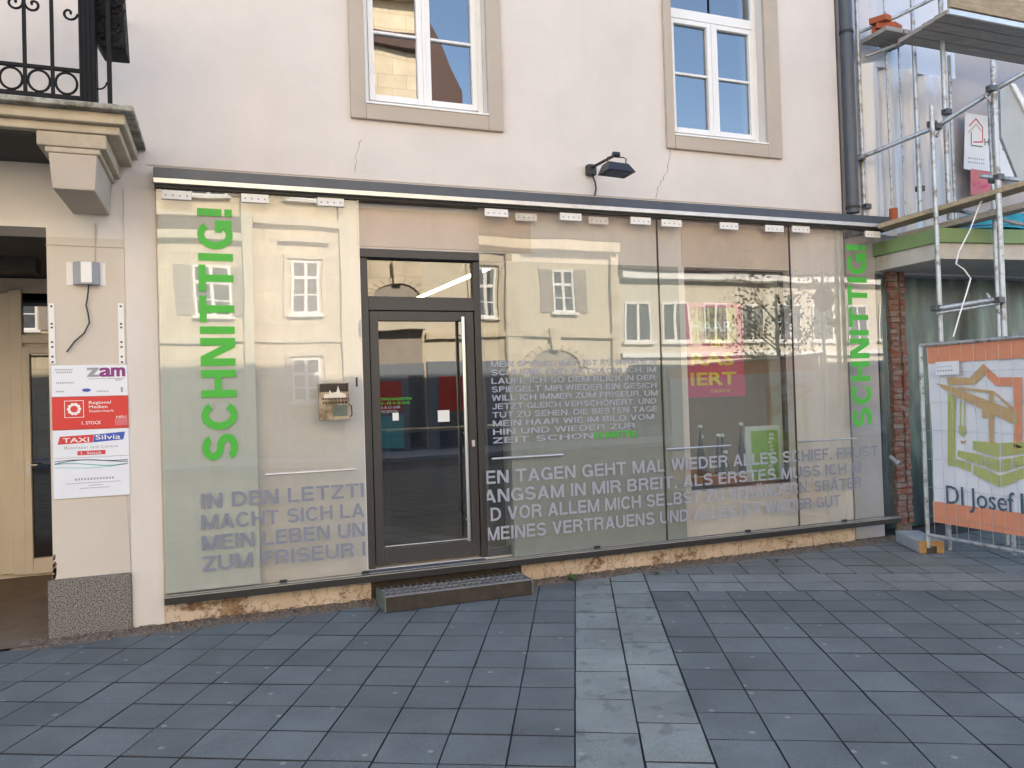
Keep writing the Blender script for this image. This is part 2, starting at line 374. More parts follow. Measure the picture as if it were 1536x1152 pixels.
M['galv'] = mat('galvanised_tube', (.47, .50, .53), .45, .6, col2=(.22, .19, .17), thr=(.34, .5), scale=11, bump=.15)
M['galvdark'] = mat('dark_clamp', (.12, .125, .13), .5, .6, var=.3, scale=20)
M['wood'] = mat('scaffold_board', (.34, .27, .18), .85, var=.3, scale=3, bump=.3, bscale=30, stretch=(1.5, 12, 12))
M['wooddark'] = mat('grey_weathered_board', (.33, .30, .275), .85, var=.25, scale=3, bump=.3, bscale=30, stretch=(1.5, 14, 14))
M['nbwall'] = mat('grey_lilac_render', (.47, .44, .44), .9, var=.08, scale=2, bump=.15)
M['canopygreen'] = mat('green_fascia', (.20, .29, .12), .6, var=.08)
M['canopygrey'] = mat('grey_fascia', (.52, .48, .42), .8, var=.12, scale=5)
M['brick'] = mat('raw_brick', (.20, .075, .045), .95, col2=(.22, .19, .17), thr=(.38, .55), scale=7, bump=.6, bscale=22, stretch=(1, 1, 3))
M['tarp'] = mat('turquoise_tarp', (.02, .36, .48), .45, var=.25, scale=6, bump=.4, bscale=12)
M['concrete'] = mat('grey_concrete', (.30, .31, .32), .9, var=.15, scale=12, bump=.3)
M['rust'] = mat('ochre_stained_concrete', (.36, .19, .06), .9, var=.2, scale=12, bump=.3)
M['banner'] = mat('white_banner', (.70, .71, .76), .6, var=.03, scale=3)
M['orange'] = mat('orange_print', (.66, .26, .15), .6, var=.05); M['olive'] = mat('olive_print', (.40, .43, .15), .6, var=.05)
M['ochre'] = mat('ochre_print', (.50, .34, .17), .6, var=.05); M['navy'] = mat('navy_print', (.07, .11, .16), .6)
M['lamp'] = mat('black_lamp', (.02, .02, .022), .45)
M['pink'] = mat('pink_poster', (.66, .06, .16), .5, var=.08); M['yellow'] = mat('yellow_print', (.88, .62, .03), .5)
M['lime'] = mat('lime_print', (.30, .50, .06), .5, var=.15, scale=12)
M['bottle'] = mat('dark_bottle', (.05, .05, .055), .15); M['cap'] = mat('white_cap', (.85, .85, .83), .3)
M['salmon'] = mat('salmon_carton', (.45, .20, .15), .6)
M['terracotta'] = mat('terracotta', (.40, .10, .04), .8)
M['leaf'] = mat('weed_leaf', (.06, .10, .03), .7, var=.4, scale=30)
M['tube'] = emit('warm_strip_light', (1, .80, .48), 10)
def ashlar(name, col):
    m, t, n, l, p = newmat(name); p.inputs['Roughness'].default_value = .9
    tc = n.new('ShaderNodeTexCoord'); mp = n.new('ShaderNodeMapping'); mp.inputs['Rotation'].default_value = (R(90), 0, 0); l.new(tc.outputs['Object'], mp.inputs[0])
    br = n.new('ShaderNodeTexBrick'); br.inputs['Scale'].default_value = 1; br.inputs['Brick Width'].default_value = 1.1; br.inputs['Row Height'].default_value = .52; br.inputs['Mortar Size'].default_value = .012; br.inputs['Bias'].default_value = -.2
    c = Vector(col); br.inputs['Color1'].default_value = (*(c * 1.06), 1); br.inputs['Color2'].default_value = (*(c * .9), 1); br.inputs['Mortar'].default_value = (*(c * .68), 1)
    l.new(mp.outputs[0], br.inputs[0]); nz = n.new('ShaderNodeTexNoise'); nz.inputs['Scale'].default_value = 1.5; nz.inputs['Detail'].default_value = 7; l.new(tc.outputs['Object'], nz.inputs[0])
    mr = n.new('ShaderNodeMapRange'); mr.inputs[1].default_value = .3; mr.inputs[2].default_value = .7; mr.inputs[3].default_value = .85; mr.inputs[4].default_value = 1.12; l.new(nz.outputs[0], mr.inputs[0])
    v = n.new('ShaderNodeVectorMath'); v.operation = 'SCALE'; l.new(br.outputs[0], v.inputs[0]); l.new(mr.outputs[0], v.inputs['Scale']); l.new(v.outputs[0], p.inputs['Base Color'])
    return m
M['stonebld'] = ashlar('sandstone_facade', (.60, .51, .375))
M['stonebld2'] = mat('cream_facade', (.60, .53, .41), .9, var=.06, scale=1.2)
M['whitebld'] = mat('pale_facade', (.60, .55, .46), .9, var=.06, scale=1.2)
M['shutter'] = mat('taupe_shutter', (.33, .28, .24), .8)
M['roof'] = mat('dark_red_tiles', (.085, .05, .042), .85, var=.3, scale=10)
M['bldglass'] = mat('far_window_glass', (.10, .11, .12), .1, var=.3, scale=3)
M['shopgrey'] = mat('grey_blue_shopfront', (.16, .18, .21), .6)
M['soil'] = mat('mortar_grit', (.24, .18, .13), .95, col2=(.10, .085, .075), thr=(.4, .6), scale=40, bump=.6, bscale=80)

def sheet_mat():
    m, t, n, l, p = newmat('clear_plastic_sheet'); out = n['Material Output']
    p.inputs['Base Color'].default_value = (.78, .79, .83, 1); p.inputs['Roughness'].default_value = .16
    p.inputs['Specular IOR Level'].default_value = .8
    tr = n.new('ShaderNodeBsdfTransparent'); mx = n.new('ShaderNodeMixShader'); mx.inputs[0].default_value = .72
    l.new(tr.outputs[0], mx.inputs[1]); l.new(p.outputs[0], mx.inputs[2]); l.new(mx.outputs[0], out.inputs[0]); return m
M['sheet'] = sheet_mat()
def net_mat():
    m, t, n, l, p = newmat('green_debris_film'); p.inputs['Roughness'].default_value = .3
    tc = n.new('ShaderNodeTexCoord'); mp = n.new('ShaderNodeMapping'); mp.inputs['Scale'].default_value = (5, 5, 1.2); l.new(tc.outputs['Object'], mp.inputs[0])
    nz = n.new('ShaderNodeTexNoise'); nz.inputs['Scale'].default_value = 1.5; nz.inputs['Detail'].default_value = 8; l.new(mp.outputs[0], nz.inputs[0])
    rp = n.new('ShaderNodeValToRGB'); e = rp.color_ramp.elements; e[0].position = .3; e[1].position = .75
    e[0].color = (.006, .018, .022, 1); e[1].color = (.10, .17, .13, 1); x = e.new(.52); x.color = (.022, .06, .065, 1)
    l.new(nz.outputs[0], rp.inputs[0]); l.new(rp.outputs[0], p.inputs['Base Color']); return m
M['net'] = net_mat()

# ------------------------------------------------------------------ the ground: one base sheet, the paving slabs on it
GE1 = Vector((.4234, .9059)); GE2 = Vector((.892, -.452)); GO = Vector((1.464, -3.286))
def pave_mat():
    m, t, n, l, p = newmat('paving_slab'); p.inputs['Specular IOR Level'].default_value = .4
    at = n.new('ShaderNodeAttribute'); at.attribute_name = 'tint'
    tc = n.new('ShaderNodeTexCoord'); ob = tc.outputs['Object']
    a = n.new('ShaderNodeTexNoise'); a.inputs['Scale'].default_value = 1.6; a.inputs['Detail'].default_value = 10; a.inputs['Roughness'].default_value = .72; l.new(ob, a.inputs[0])
    r1 = n.new('ShaderNodeMapRange'); r1.inputs[1].default_value = .3; r1.inputs[2].default_value = .7; r1.inputs[3].default_value = .74; r1.inputs[4].default_value = 1.26; l.new(a.outputs[0], r1.inputs[0])
    b = n.new('ShaderNodeTexNoise'); b.inputs['Scale'].default_value = 160; b.inputs['Detail'].default_value = 3; l.new(ob, b.inputs[0])
    r2 = n.new('ShaderNodeMapRange'); r2.inputs[1].default_value = .3; r2.inputs[2].default_value = .7; r2.inputs[3].default_value = .7; r2.inputs[4].default_value = 1.3; l.new(b.outputs[0], r2.inputs[0])
    mu = n.new('ShaderNodeMath'); mu.operation = 'MULTIPLY'; l.new(r1.outputs[0], mu.inputs[0]); l.new(r2.outputs[0], mu.inputs[1])
    # dark round stains
    c = n.new('ShaderNodeTexNoise'); c.inputs['Scale'].default_value = 7.5; c.inputs['Detail'].default_value = 2; l.new(ob, c.inputs[0])
    r3 = n.new('ShaderNodeMapRange'); r3.inputs[1].default_value = .58; r3.inputs[2].default_value = .68; r3.inputs[3].default_value = 1; r3.inputs[4].default_value = .68; l.new(c.outputs[0], r3.inputs[0])
    # stains only show on the lighter slabs (tint alpha)
    mm = n.new('ShaderNodeMix'); mm.data_type = 'FLOAT'; l.new(at.outputs['Alpha'], mm.inputs[0]); mm.inputs[2].default_value = 1; l.new(r3.outputs[0], mm.inputs[3])
    mu2 = n.new('ShaderNodeMath'); mu2.operation = 'MULTIPLY'; l.new(mu.outputs[0], mu2.inputs[0]); l.new(mm.outputs[0], mu2.inputs[1])
    sc_ = n.new('ShaderNodeVectorMath'); sc_.operation = 'SCALE'; l.new(at.outputs['Color'], sc_.inputs[0]); l.new(mu2.outputs[0], sc_.inputs['Scale'])
    # trodden-in chewing gum
    v = n.new('ShaderNodeTexVoronoi'); v.inputs['Scale'].default_value = 3.2; v.voronoi_dimensions = '2D'; l.new(ob, v.inputs[0])
    r4 = n.new('ShaderNodeMapRange'); r4.inputs[1].default_value = .035; r4.inputs[2].default_value = .06; r4.inputs[3].default_value = .55; r4.inputs[4].default_value = 0; l.new(v.outputs['Distance'], r4.inputs[0])
    spx = n.new('ShaderNodeSeparateColor'); l.new(v.outputs['Color'], spx.inputs[0])
    gt = n.new('ShaderNodeMath'); gt.operation = 'GREATER_THAN'; gt.inputs[1].default_value = .62; l.new(spx.outputs[0], gt.inputs[0])
    gm = n.new('ShaderNodeMath'); gm.operation = 'MULTIPLY'; l.new(gt.outputs[0], gm.inputs[0]); l.new(r4.outputs[0], gm.inputs[1])
    mx = n.new('ShaderNodeMixRGB'); mx.inputs[2].default_value = (.36, .36, .35, 1); l.new(gm.outputs[0], mx.inputs[0]); l.new(sc_.outputs[0], mx.inputs[1])
    # dusty patches
    d = n.new('ShaderNodeTexNoise'); d.inputs['Scale'].default_value = 1.1; d.inputs['Detail'].default_value = 7
    mpd = n.new('ShaderNodeMapping'); mpd.inputs['Location'].default_value = (3.1, 7.7, 0); l.new(ob, mpd.inputs[0]); l.new(mpd.outputs[0], d.inputs[0])
    r5 = n.new('ShaderNodeMapRange'); r5.inputs[1].default_value = .60; r5.inputs[2].default_value = .78; r5.inputs[3].default_value = 0; r5.inputs[4].default_value = .35; l.new(d.outputs[0], r5.inputs[0])
    mx2 = n.new('ShaderNodeMixRGB'); mx2.inputs[2].default_value = (.26, .25, .24, 1); l.new(r5.outputs[0], mx2.inputs[0]); l.new(mx.outputs[0], mx2.inputs[1])
    l.new(mx2.outputs[0], p.inputs['Base Color'])
    r6 = n.new('ShaderNodeMapRange'); r6.inputs[3].default_value = .55; r6.inputs[4].default_value = .85; l.new(a.outputs[0], r6.inputs[0]); l.new(r6.outputs[0], p.inputs['Roughness'])
    bp = n.new('ShaderNodeBump'); bp.inputs['Strength'].default_value = .25; bp.inputs['Distance'].default_value = .004; l.new(b.outputs[0], bp.inputs['Height']); l.new(bp.outputs[0], p.inputs['Normal'])
    return m
M['pave'] = pave_mat()
M['joint'] = mat('dark_joint_sand', (.042, .042, .042), .95, var=.3, scale=40)
M['asphalt'] = mat('street_asphalt', (.075, .075, .08), .9, var=.2, scale=3, bump=.3)
g = G(); g.quad((-70, -90, -.012), (90, -90, -.012), (90, 60, -.012), (-70, 60, -.012))
tag(g.build('ground', M['joint']), kind='structure')
g = G(); g.quad((-70, -90, -.006), (90, -90, -.006), (90, -11.5, -.006), (-70, -11.5, -.006))
tag(g.build('street', M['asphalt']), kind='structure')
tag(bx('kerb', M['concrete'], None, -60, 80, -15.15, -15.0, -.006, .12, bevel=.01), kind='structure')
tag(bx('far_pavement', M['concrete'], None, -60, 80, -17.98, -15.153, -.006, .115), kind='structure')

def clip(poly, nx, ny, d):         # keep nx*x+ny*y <= d
    out = []
    for i in range(len(poly)):
        a, b = poly[i], poly[(i + 1) % len(poly)]
        da, db = nx * a[0] + ny * a[1] - d, nx * b[0] + ny * b[1] - d
        if da <= 0: out.append(a)
        if da * db < 0:
            t = da / (da - db); out.append((a[0] + t * (b[0] - a[0]), a[1] + t * (b[1] - a[1])))
    return out
S = .32
def paving():
    bm = bmesh.new(); lay = bm.loops.layers.float_color.new('tint'); rnd = random.Random(3)
    # row line 0 lies on the seam measured at (2.288,-3.349)
    p = Vector((2.288, -3.349)) - GO
    det = GE1.x * GE2.y - GE1.y * GE2.x
    ab = lambda q: ((q.x * GE2.y - q.y * GE2.x) / det, (GE1.x * q.y - GE1.y * q.x) / det)
    a0, b0 = ab(p); band0 = ab(Vector((3.378, -.708)) - GO)[0]
    def tile(a_, b_, la, lb, col, alpha, gap=.0045, zj=.0016):
        ga = gap + rnd.uniform(-.001, .003)
        c = [(a_ + ga, b_ + gap), (a_ + ga, b_ + lb - gap), (a_ + la - ga, b_ + lb - gap), (a_ + la - ga, b_ + gap)]
        c = [(p_ + rnd.uniform(-.0016, .0016), q_ + rnd.uniform(-.0016, .0016)) for p_, q_ in c]
        pts = [tuple(GO + GE1 * x + GE2 * y) for x, y in c]
        cx_ = sum(q[0] for q in pts) / 4; cy_ = sum(q[1] for q in pts) / 4
        if cy_ < -12 or cx_ < -13 or cx_ > 18 or cy_ > .6: return
        pts = clip(pts, 0, 1, -.06)
        if len(pts) < 3: return
        z = rnd.uniform(-zj, zj); tx, ty = rnd.uniform(-.005, .005), rnd.uniform(-.005, .005)
        zz = lambda q: z + (q[0] - cx_) * tx + (q[1] - cy_) * ty
        top = [bm.verts.new((q[0], q[1], zz(q))) for q in pts]; bot = [bm.verts.new((q[0], q[1], -.0115)) for q in pts]
        fs = [bm.faces.new(top)]
        n_ = len(top)
        for i in range(n_): fs.append(bm.faces.new([top[i], bot[i], bot[(i + 1) % n_], top[(i + 1) % n_]]))
        for f in fs[1:]: f.material_index = 1
        k = rnd.choice((.9, .96, 1, 1, 1.03, 1.1))
        for f in fs:
            for lo in f.loops: lo[lay] = (col[0] * k, col[1] * k * rnd.uniform(.995, 1.005), col[2] * k, alpha)
    dark, light, mid = (.122, .139, .142), (.225, .247, .235), (.168, .178, .172)
    W2 = 2 * S + .005
    aS = a0 - .25
    for j in range(-50, 60):                                   # dark fields left and right of the light strip
        b_ = j * S if j < 0 else W2 + j * S
        for i in range(-44, 30):
            a_ = a0 + i * S
            if j >= 0:
                if a_ >= band0 - .02: continue
                if a_ + S > band0 - .06:
                    tile(a_, b_, band0 - a_, S, dark, 0); continue
                if a_ > band0 - .08: continue
            tile(a_, b_, S, S, dark, 0)
    for c in range(2):                                          # the light strip
        off = .0 if c == 0 else .13
        for i in range(-30, 14): tile(-.07 + off + i * .432, c * (S + .002), .432, S, light, 1)
    for j in range(0, 60):                                      # the light band along the shop
        for i in range(2): tile(band0 + i * .31, W2 + j * (S * 1.28), .31, S * 1.28, (.20, .212, .21), .35)
        for i in range(0, 14): tile(band0 + .62 + i * S, W2 + j * S, S, S, mid, .2)
    bmesh.ops.recalc_face_normals(bm, faces=bm.faces)
    me = bpy.data.meshes.new('paving'); bm.to_mesh(me); bm.free(); me.materials.append(M['pave']); me.materials.append(M['joint'])
    o = bpy.data.objects.new('paving', me); C.objects.link(o); tag(o, kind='structure')
paving()
# gritty mortar strip where slabs and house meet
g = G(); rnd = random.Random(5); n_ = 160
for i in range(n_):
    x0, x1 = -1.5 + i * 8.6 / n_, -1.5 + (i + 1) * 8.6 / n_
    if i == 0: e0 = -.1
    e1 = -.075 - rnd.random() * .05
    g.quad((x0, e0, -.0005), (x1, e1, -.0005), (x1, .09, .022 + .006 * math.sin(i * 1.7)), (x0, .09, .022 + .006 * math.sin((i - 1) * 1.7))); e0 = e1
bmesh.ops.remove_doubles(g.bm, verts=g.bm.verts, dist=.001)
tag(g.build('gutter_strip', M['soil']), kind='structure')
g = G()
for i in range(900):
    x = rnd.uniform(-1.4, 6.9); y = .07 - abs(rnd.gauss(0, .07)); s = rnd.uniform(.004, .013)
    a = rnd.random() * 3.14
    g.obox((x, y, s * .5 + .002 + max(0, (y + .1) * .11)), (s * math.cos(a), s * math.sin(a), 0), (-s * .7 * math.sin(a), s * .7 * math.cos(a), 0), (0, 0, s * .6))
tag(g.build('gravel', M['soil']), 'brown grit and small stones along the foot of the salon wall', 'gravel', kind='stuff')
g = G(); g.quad((-3.6, -.05, .012), (-1.262, -.05, .012), (-1.262, 2.7, .02), (-3.6, 2.7, .02))
tag(g.build('entrance_floor', M['brownfloor']), kind='structure')

# ------------------------------------------------------------------ the salon's house
WY, WB = .10, .48                  # front and back of the wall
H = 13.0
house = thing('corner_house', 'cream plastered town house with a glass fronted salon at street level', 'house', (2.9, .1, 0))
NX0, NX1 = aty(244, 600, .016).x, aty(384, 600, .016).x
DX0, DX1, DZ0, DZ1 = 1.10, 2.50, .266, 3.03
SX0, SX1, SZ0, SZ1 = 4.36, 5.67, .70, 2.97
WIN = [(1.19, 2.31), (4.29, 5.43)]; WZ0, WZ1 = 4.30, 6.55
holes = [(-3.4, -1.25, -.02, 3.10), (DX0, DX1, DZ0, DZ1), (SX0, SX1, SZ0, SZ1)] + [(a, b, WZ0, WZ1) for a, b in WIN]
wall_holes(G(), -16, 6.42, -.02, H, holes, WY, WB).build('wall', M['plaster'], house)
g = G(); g.box(-16, 6.42, WB + .002, 11, H - .25, H); g.box(-16, 6.42, 11, 11.3, -.02, H); g.box(-16.3, -16, WY, 11.3, -.02, H); g.box(6.1, 6.418, WB + .002, 10.9, -.02, H - .26)
g.build('shell', M['plaster'], house)
g = G(); g.box(-16, 6.42, -.25, 11.3, H + .003, H + .2); g.build('roof', M['roof'], house)
# salon room
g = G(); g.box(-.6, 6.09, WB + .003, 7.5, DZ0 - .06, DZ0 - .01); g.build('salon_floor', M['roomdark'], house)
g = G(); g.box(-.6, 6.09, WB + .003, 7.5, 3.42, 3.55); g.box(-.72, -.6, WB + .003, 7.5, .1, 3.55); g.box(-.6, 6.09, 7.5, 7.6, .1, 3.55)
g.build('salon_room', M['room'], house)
# left entrance recess
EY = 2.6
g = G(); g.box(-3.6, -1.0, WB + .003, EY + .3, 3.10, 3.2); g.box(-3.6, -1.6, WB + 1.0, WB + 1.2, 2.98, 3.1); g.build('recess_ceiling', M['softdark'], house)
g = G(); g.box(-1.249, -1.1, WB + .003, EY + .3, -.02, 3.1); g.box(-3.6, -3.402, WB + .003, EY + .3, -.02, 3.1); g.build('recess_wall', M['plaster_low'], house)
ed = thing('entrance_door', 'cream double entrance door with glass panes deep in the shaded passage', 'door', (-2.2, EY, 0))
g = G(); g.box(-3.4, -1.25, EY + .03, EY + .12, 0, 3.09); g.build('door_frame', M['creamdoor'], ed)
P = lambda px, py: aty(px, py, EY)
def er(x0, y0, x1, y1, d0, d1, g):
    a, b = P(x0, y1), P(x1, y0); g.box(a.x, b.x, EY - d1, EY - d0, a.z, b.z)
g = G(); er(2, 440, 18, 862, -.03, .02, g); er(-30, 440, -4, 862, -.03, .02, g); g.build('side_post', M['creamdoor'], ed, .006)
g = G(); 
a = P(35, 862); b = P(45, 520); c_ = P(80, 835); g.box(a.x, P(46, 600).x, EY - .03, EY + .028, a.z, b.z); g.box(P(46, 600).x, -1.3, EY - .03, EY + .028, a.z, c_.z); g.box(P(46, 600).x, -1.3, EY - .03, EY + .028, P(60, 531).z, b.z)
g.build('leaf', M['creamdoor'], ed, .006)
g = G(); er(22, 435, 32, 862, -.028, .035, g); er(33, 503, 75, 515, -.028, .03, g); g.build('moulding', M['creamdoor'], ed, .005)
g = G(); g.quad((P(46, 600).x, EY + .02, c_.z), (-1.3, EY + .02, c_.z), (-1.3, EY + .02, P(60, 531).z), (P(46, 600).x, EY + .02, P(60, 531).z)); 
g.build('pane', glassmat('entrance_glass', .12, (.03, .03, .03)), ed)
a, b = P(28, 500), P(75, 440); g = G(); g.quad((a.x, EY + .02, a.z), (-1.3, EY + .02, a.z), (-1.3, EY + .02, b.z), (a.x, EY + .02, b.z)); g.build('transom_pane', glassmat('entrance_glass2', .14, (.03, .03, .03)), ed)
a = P(44, 697); g = G(); g.tube([(a.x, EY - .03, a.z), (a.x, EY - .08, a.z), (a.x + .09, EY - .08, a.z)], .009); g.box(a.x - .015, a.x + .015, EY - .036, EY - .0305, a.z - .11, a.z + .03); g.build('handle', M['steel'], ed)

# trim on the facade
g = G(); g.box(-1.28, -.722, .055, .099, 0, .445); g.build('granite_plinth', M['granite'], house, .004)
bx('pier_render', M['pier'], house, -1.249, -.722, .0925, .0995, .447, 3.03)
g = G(); g.box(-.72, -.49, .088, .099, 0, 3.44); g.build('corner_render', M['plaster'], house, .006)
g = G(); rc = random.Random(8)
for k in range(12):
    z = .46 + rc.random() * .16; g.obox((-1.246 + rc.uniform(0, .012), .0925, z), (rc.uniform(.006, .014), 0, .004), (0, .0012, 0), (.003, 0, rc.uniform(.01, .022)))
g.build('chipped_corner', M['brick'], house)
xs = [-.489 + i * (6.9) / 60 for i in range(61)]; g = G(); rp = random.Random(11)
for a, b in zip(xs, xs[1:]):
    if 1.09 < (a + b) / 2 < 2.5: continue
    d = rp.choice([.078, .08, .083, .081]); g.box(a, b, d, .0995, .0, .186)
g.build('peeling_plinth', M['peel'], house)
g = G(); g.box(1.1, 2.5, .085, .0995, 0, .186); g.build('riser_wall', M['stepdark'], house)
def groove(g, px, r=.004, y=.0922):
    g.tube([aty(*q, y) for q in px], r, 5)
g = G(); groove(g, [(68, 367), (187, 372)]); groove(g, [(187, 372), (190, 455)]); groove(g, [(190, 740), (197, 860)], .003); g.build('panel_groove', M['tan'], house)
g = G(); a = aty(220, 247, .1); g.box(a.x, 6.4, .094, .099, a.z - .004, a.z + .004); g.build('render_edge', M['tan'], house)
def crack(px, seed):
    rr = random.Random(seed); g = G(); pts = []
    for (a, b) in zip(px, px[1:]):
        for k in range(6):
            t = k / 6; q = aty(a[0] + (b[0] - a[0]) * t, a[1] + (b[1] - a[1]) * t, .0985); pts.append(q + Vector((rr.uniform(-.012, .012), 0, rr.uniform(-.006, .006))))
    g.tube(pts, [rr.uniform(.0008, .0026) for _ in pts], 4); g.build('hairline_crack', M['crack'], house)
crack([(1006, 226), (1000, 258), (988, 280), (984, 300)], 1); crack([(541, 210), (533, 235), (534, 262)], 2)
crack([(541, 352), (560, 350), (580, 353)], 4)
# upper windows: tan surround, white frames
for i, (x0, x1) in enumerate(WIN):
    g = G(); s0, s1 = (1.06, 2.455) if i == 0 else (4.20, 5.615)
    g.box(s0, x0, .06, .0995, 4.155, 6.7); g.box(x1, s1, .06, .0995, 4.155, 6.7); g.box(x0, x1, .06, .0995, 4.155, WZ0 - .002); g.box(x0, x1, .06, .0995, WZ1, 6.7)
    g.build('window_surround', M['tan'], house, .008)
    fr = G(); y0, y1 = .20, .26
    fr.box(x0, x0 + .055, y0, y1, WZ0, WZ1); fr.box(x1 - .055, x1, y0, y1, WZ0, WZ1)
    fr.box(x0 + .055, x1 - .055, y0, y1, WZ0, WZ0 + .07); fr.box(x0 + .055, x1 - .055, y0, y1, WZ1 - .06, WZ1); zt = 5.56
    fr.box(x0 + .055, x1 - .055, y0 - .015, y1, zt, zt + .10)
    wf = fr.build('window', M['white'], house, .006)
    xm = (x0 + x1) / 2
    for a, b in ((x0 + .056, xm - .014), (xm + .014, x1 - .056)):
        sg = G(); q0, q1 = y0 - .012, y1 - .01; z0, z1 = WZ0 + .072, zt - .003
        sg.box(a, a + .05, q0, q1, z0, z1); sg.box(b - .05, b, q0, q1, z0, z1); sg.box(a + .05, b - .05, q0, q1, z0, z0 + .055); sg.box(a + .05, b - .05, q0, q1, z1 - .05, z1)
        zm = z0 + .62; sg.box(a + .05, b - .05, q0 + .01, q1, zm - .012, zm + .012)
        sg.build('sash', M['white'], wf, .005)
        # old panes are never quite flush: each leans a hair
        k = .002 if (a < xm) == (i == 0) else -.001
        pg = G(); pg.quad((a + .045, .225 + k, z0 + .05), (b - .045, .225 - k, z0 + .05), (b - .045, .225 - k, z1 - .045), (a + .045, .225 + k, z1 - .045)); pg.build('pane', M['wglass'], wf)
        pg = G(); pg.quad((a + .0, .235, zt + .1), (b, .235, zt + .1), (b, .235, WZ1 - .06), (a, .235, WZ1 - .06)); pg.build('pane', M['wglass'], wf)
    cv = G(); cv.box(xm - .014, xm + .014, y0 - .02, y1, WZ0 + .072, zt - .003); cv.build('mullion', M['white'], wf, .004)
    sl_ = G(); sl_.prism([(x0 - .0, .05, WZ0 + .006), (x0, .199, WZ0 + .04), (x0, .199, WZ0 + .0), (x0, .05, WZ0 - .012)], (x1 - x0, 0, 0)); sl_.build('sill', M['white'], wf, .003)
    bxr = G(); bxr.box(x0 - .3, x1 + .3, WB + .5, WB + .52, 3.9, 6.9); bxr.build('dark_room_sheet', M['softdark'], wf)  # dark sheet standing in for the unlit room behind the panes

# frosted panels behind the glass
bx('frosted_panel', M['frost'], house, NX0, NX1, .0115, .0985, .27, 3.26, bevel=.002); bx('frosted_panel', M['frostmid'], house, aty(765, 600, .0115).x, aty(1024, 600, .0115).x, .0115, .0985, .262, 2.95, bevel=.002)
# soffit strip above: recessed lintels of pink render
bx('lintel_render', M['plaster_low'], house, DX0 - .015, DX1 + .2, .092, .0995, 3.05, 3.38); bx('lintel_render', M['plaster_low'], house, SX0 - .02, SX1 + .02, .094, .0995, 2.985, 3.40)

# --- door in the facade
door = thing('glass_door', 'anthracite framed glass shop door with a long steel pull bar', 'door', (1.6, .12, DZ0))
g = G(); y0, y1 = .105, .19
g.box(DX0, DX0 + .07, y0, y1, DZ0, DZ1 - .075); g.box(DX0, DX1, y0 - .03, y1, DZ1 - .075, DZ1); xl = 2.13; 
g.box(xl, xl + .09, y0, y1, DZ0, DZ1 - .077); g.box(DX1 - .04, DX1, y0, y1, DZ0, DZ1 - .077)
g.box(DX0 + .07, xl, y0, y1, 2.50, 2.62); g.box(xl + .09, DX1 - .04, y0, y1, DZ0, DZ0 + .07); g.box(xl + .09, DX1 - .04, y0, y1, 2.9, DZ1 - .077)
g.build('frame', M['anth'], door, .004)
lf = G(); a, b = DX0 + .078, xl - .008; z0, z1 = DZ0 + .025, 2.493; y0, y1 = .115, .18
lf.box(a, a + .075, y0, y1, z0, z1); lf.box(b - .075, b, y0, y1, z0, z1); lf.box(a + .075, b - .075, y0, y1, z0, z0 + .14); lf.box(a + .075, b - .075, y0, y1, z1 - .085, z1)
leaf = lf.build('leaf', M['anth'], door, .004)
g = G(); g.quad((a + .07, .15, z0 + .135), (b - .07, .15, z0 + .135), (b - .07, .15, z1 - .08), (a + .07, .15, z1 - .08)); g.build('pane', M['doorglass'], leaf)
g = G(); g.tube([(a + .09, .1435, z0 + .15), (b - .1, .1435, z0 + .15)], .004, 5); g.build('weather_strip', M['alu'], leaf)
g = G(); g.quad((DX0 + .065, .152, 2.615), (xl + .005, .152, 2.615), (xl + .005, .152, DZ1 - .07), (DX0 + .065, .152, DZ1 - .07)); g.build('transom_pane', M['doorglass'], door)
g = G(); g.quad((xl + .085, .151, DZ0 + .065), (DX1 - .035, .151, DZ0 + .065), (DX1 - .035, .151, 2.905), (xl + .085, .151, 2.905)); g.build('sidelight_pane', M['inglass'], door)
hx = aty(695, 481, .05).x - .005; g = G(); g.tube([(hx, .05, .44), (hx, .05, 2.44)], .017, 14); 
for z in (.62, 1.4, 2.28): g.tube([(hx, .05, z), (hx, .116, z)], .009, 8)
g.build('pull_bar', M['steel'], door, smooth=True)
q = aty(710, 665, .105); g = G(); g.box(q.x - .015, q.x + .015, .097, .1045, q.z - .03, q.z + .03); g.build('lock_plate', M['steel'], door, .003)
def sticker(px0, py0, px1, py1, m_, name='sticker', y=.1475, par=leaf):
    a_, b_ = aty(px0, py1, y), aty(px1, py0, y); g = G(); g.quad(a_, (b_.x, y, a_.z), b_, (a_.x, y, b_.z)); return g.build(name, m_, par)
sticker(589, 619, 598, 631, M['white2']); sticker(657, 615, 674, 633, M['white2'])
DZB = aty(570, 600, .147)
for k, (body, wpx) in enumerate((('ÖFFNUNGSZEITEN', 46), ('DI - FR 9-18 UHR', 44), ('SA 8-13 UHR', 30), ('TELEFON', 26))):
    q = aty(569, 601 + k * 6.3, .147); text('hours_lettering', body, q, (1, 0, 0), (0, 0, 1), wpx * .0062, .024, M['green' if k < 2 else 'vinyl'], leaf, .01)

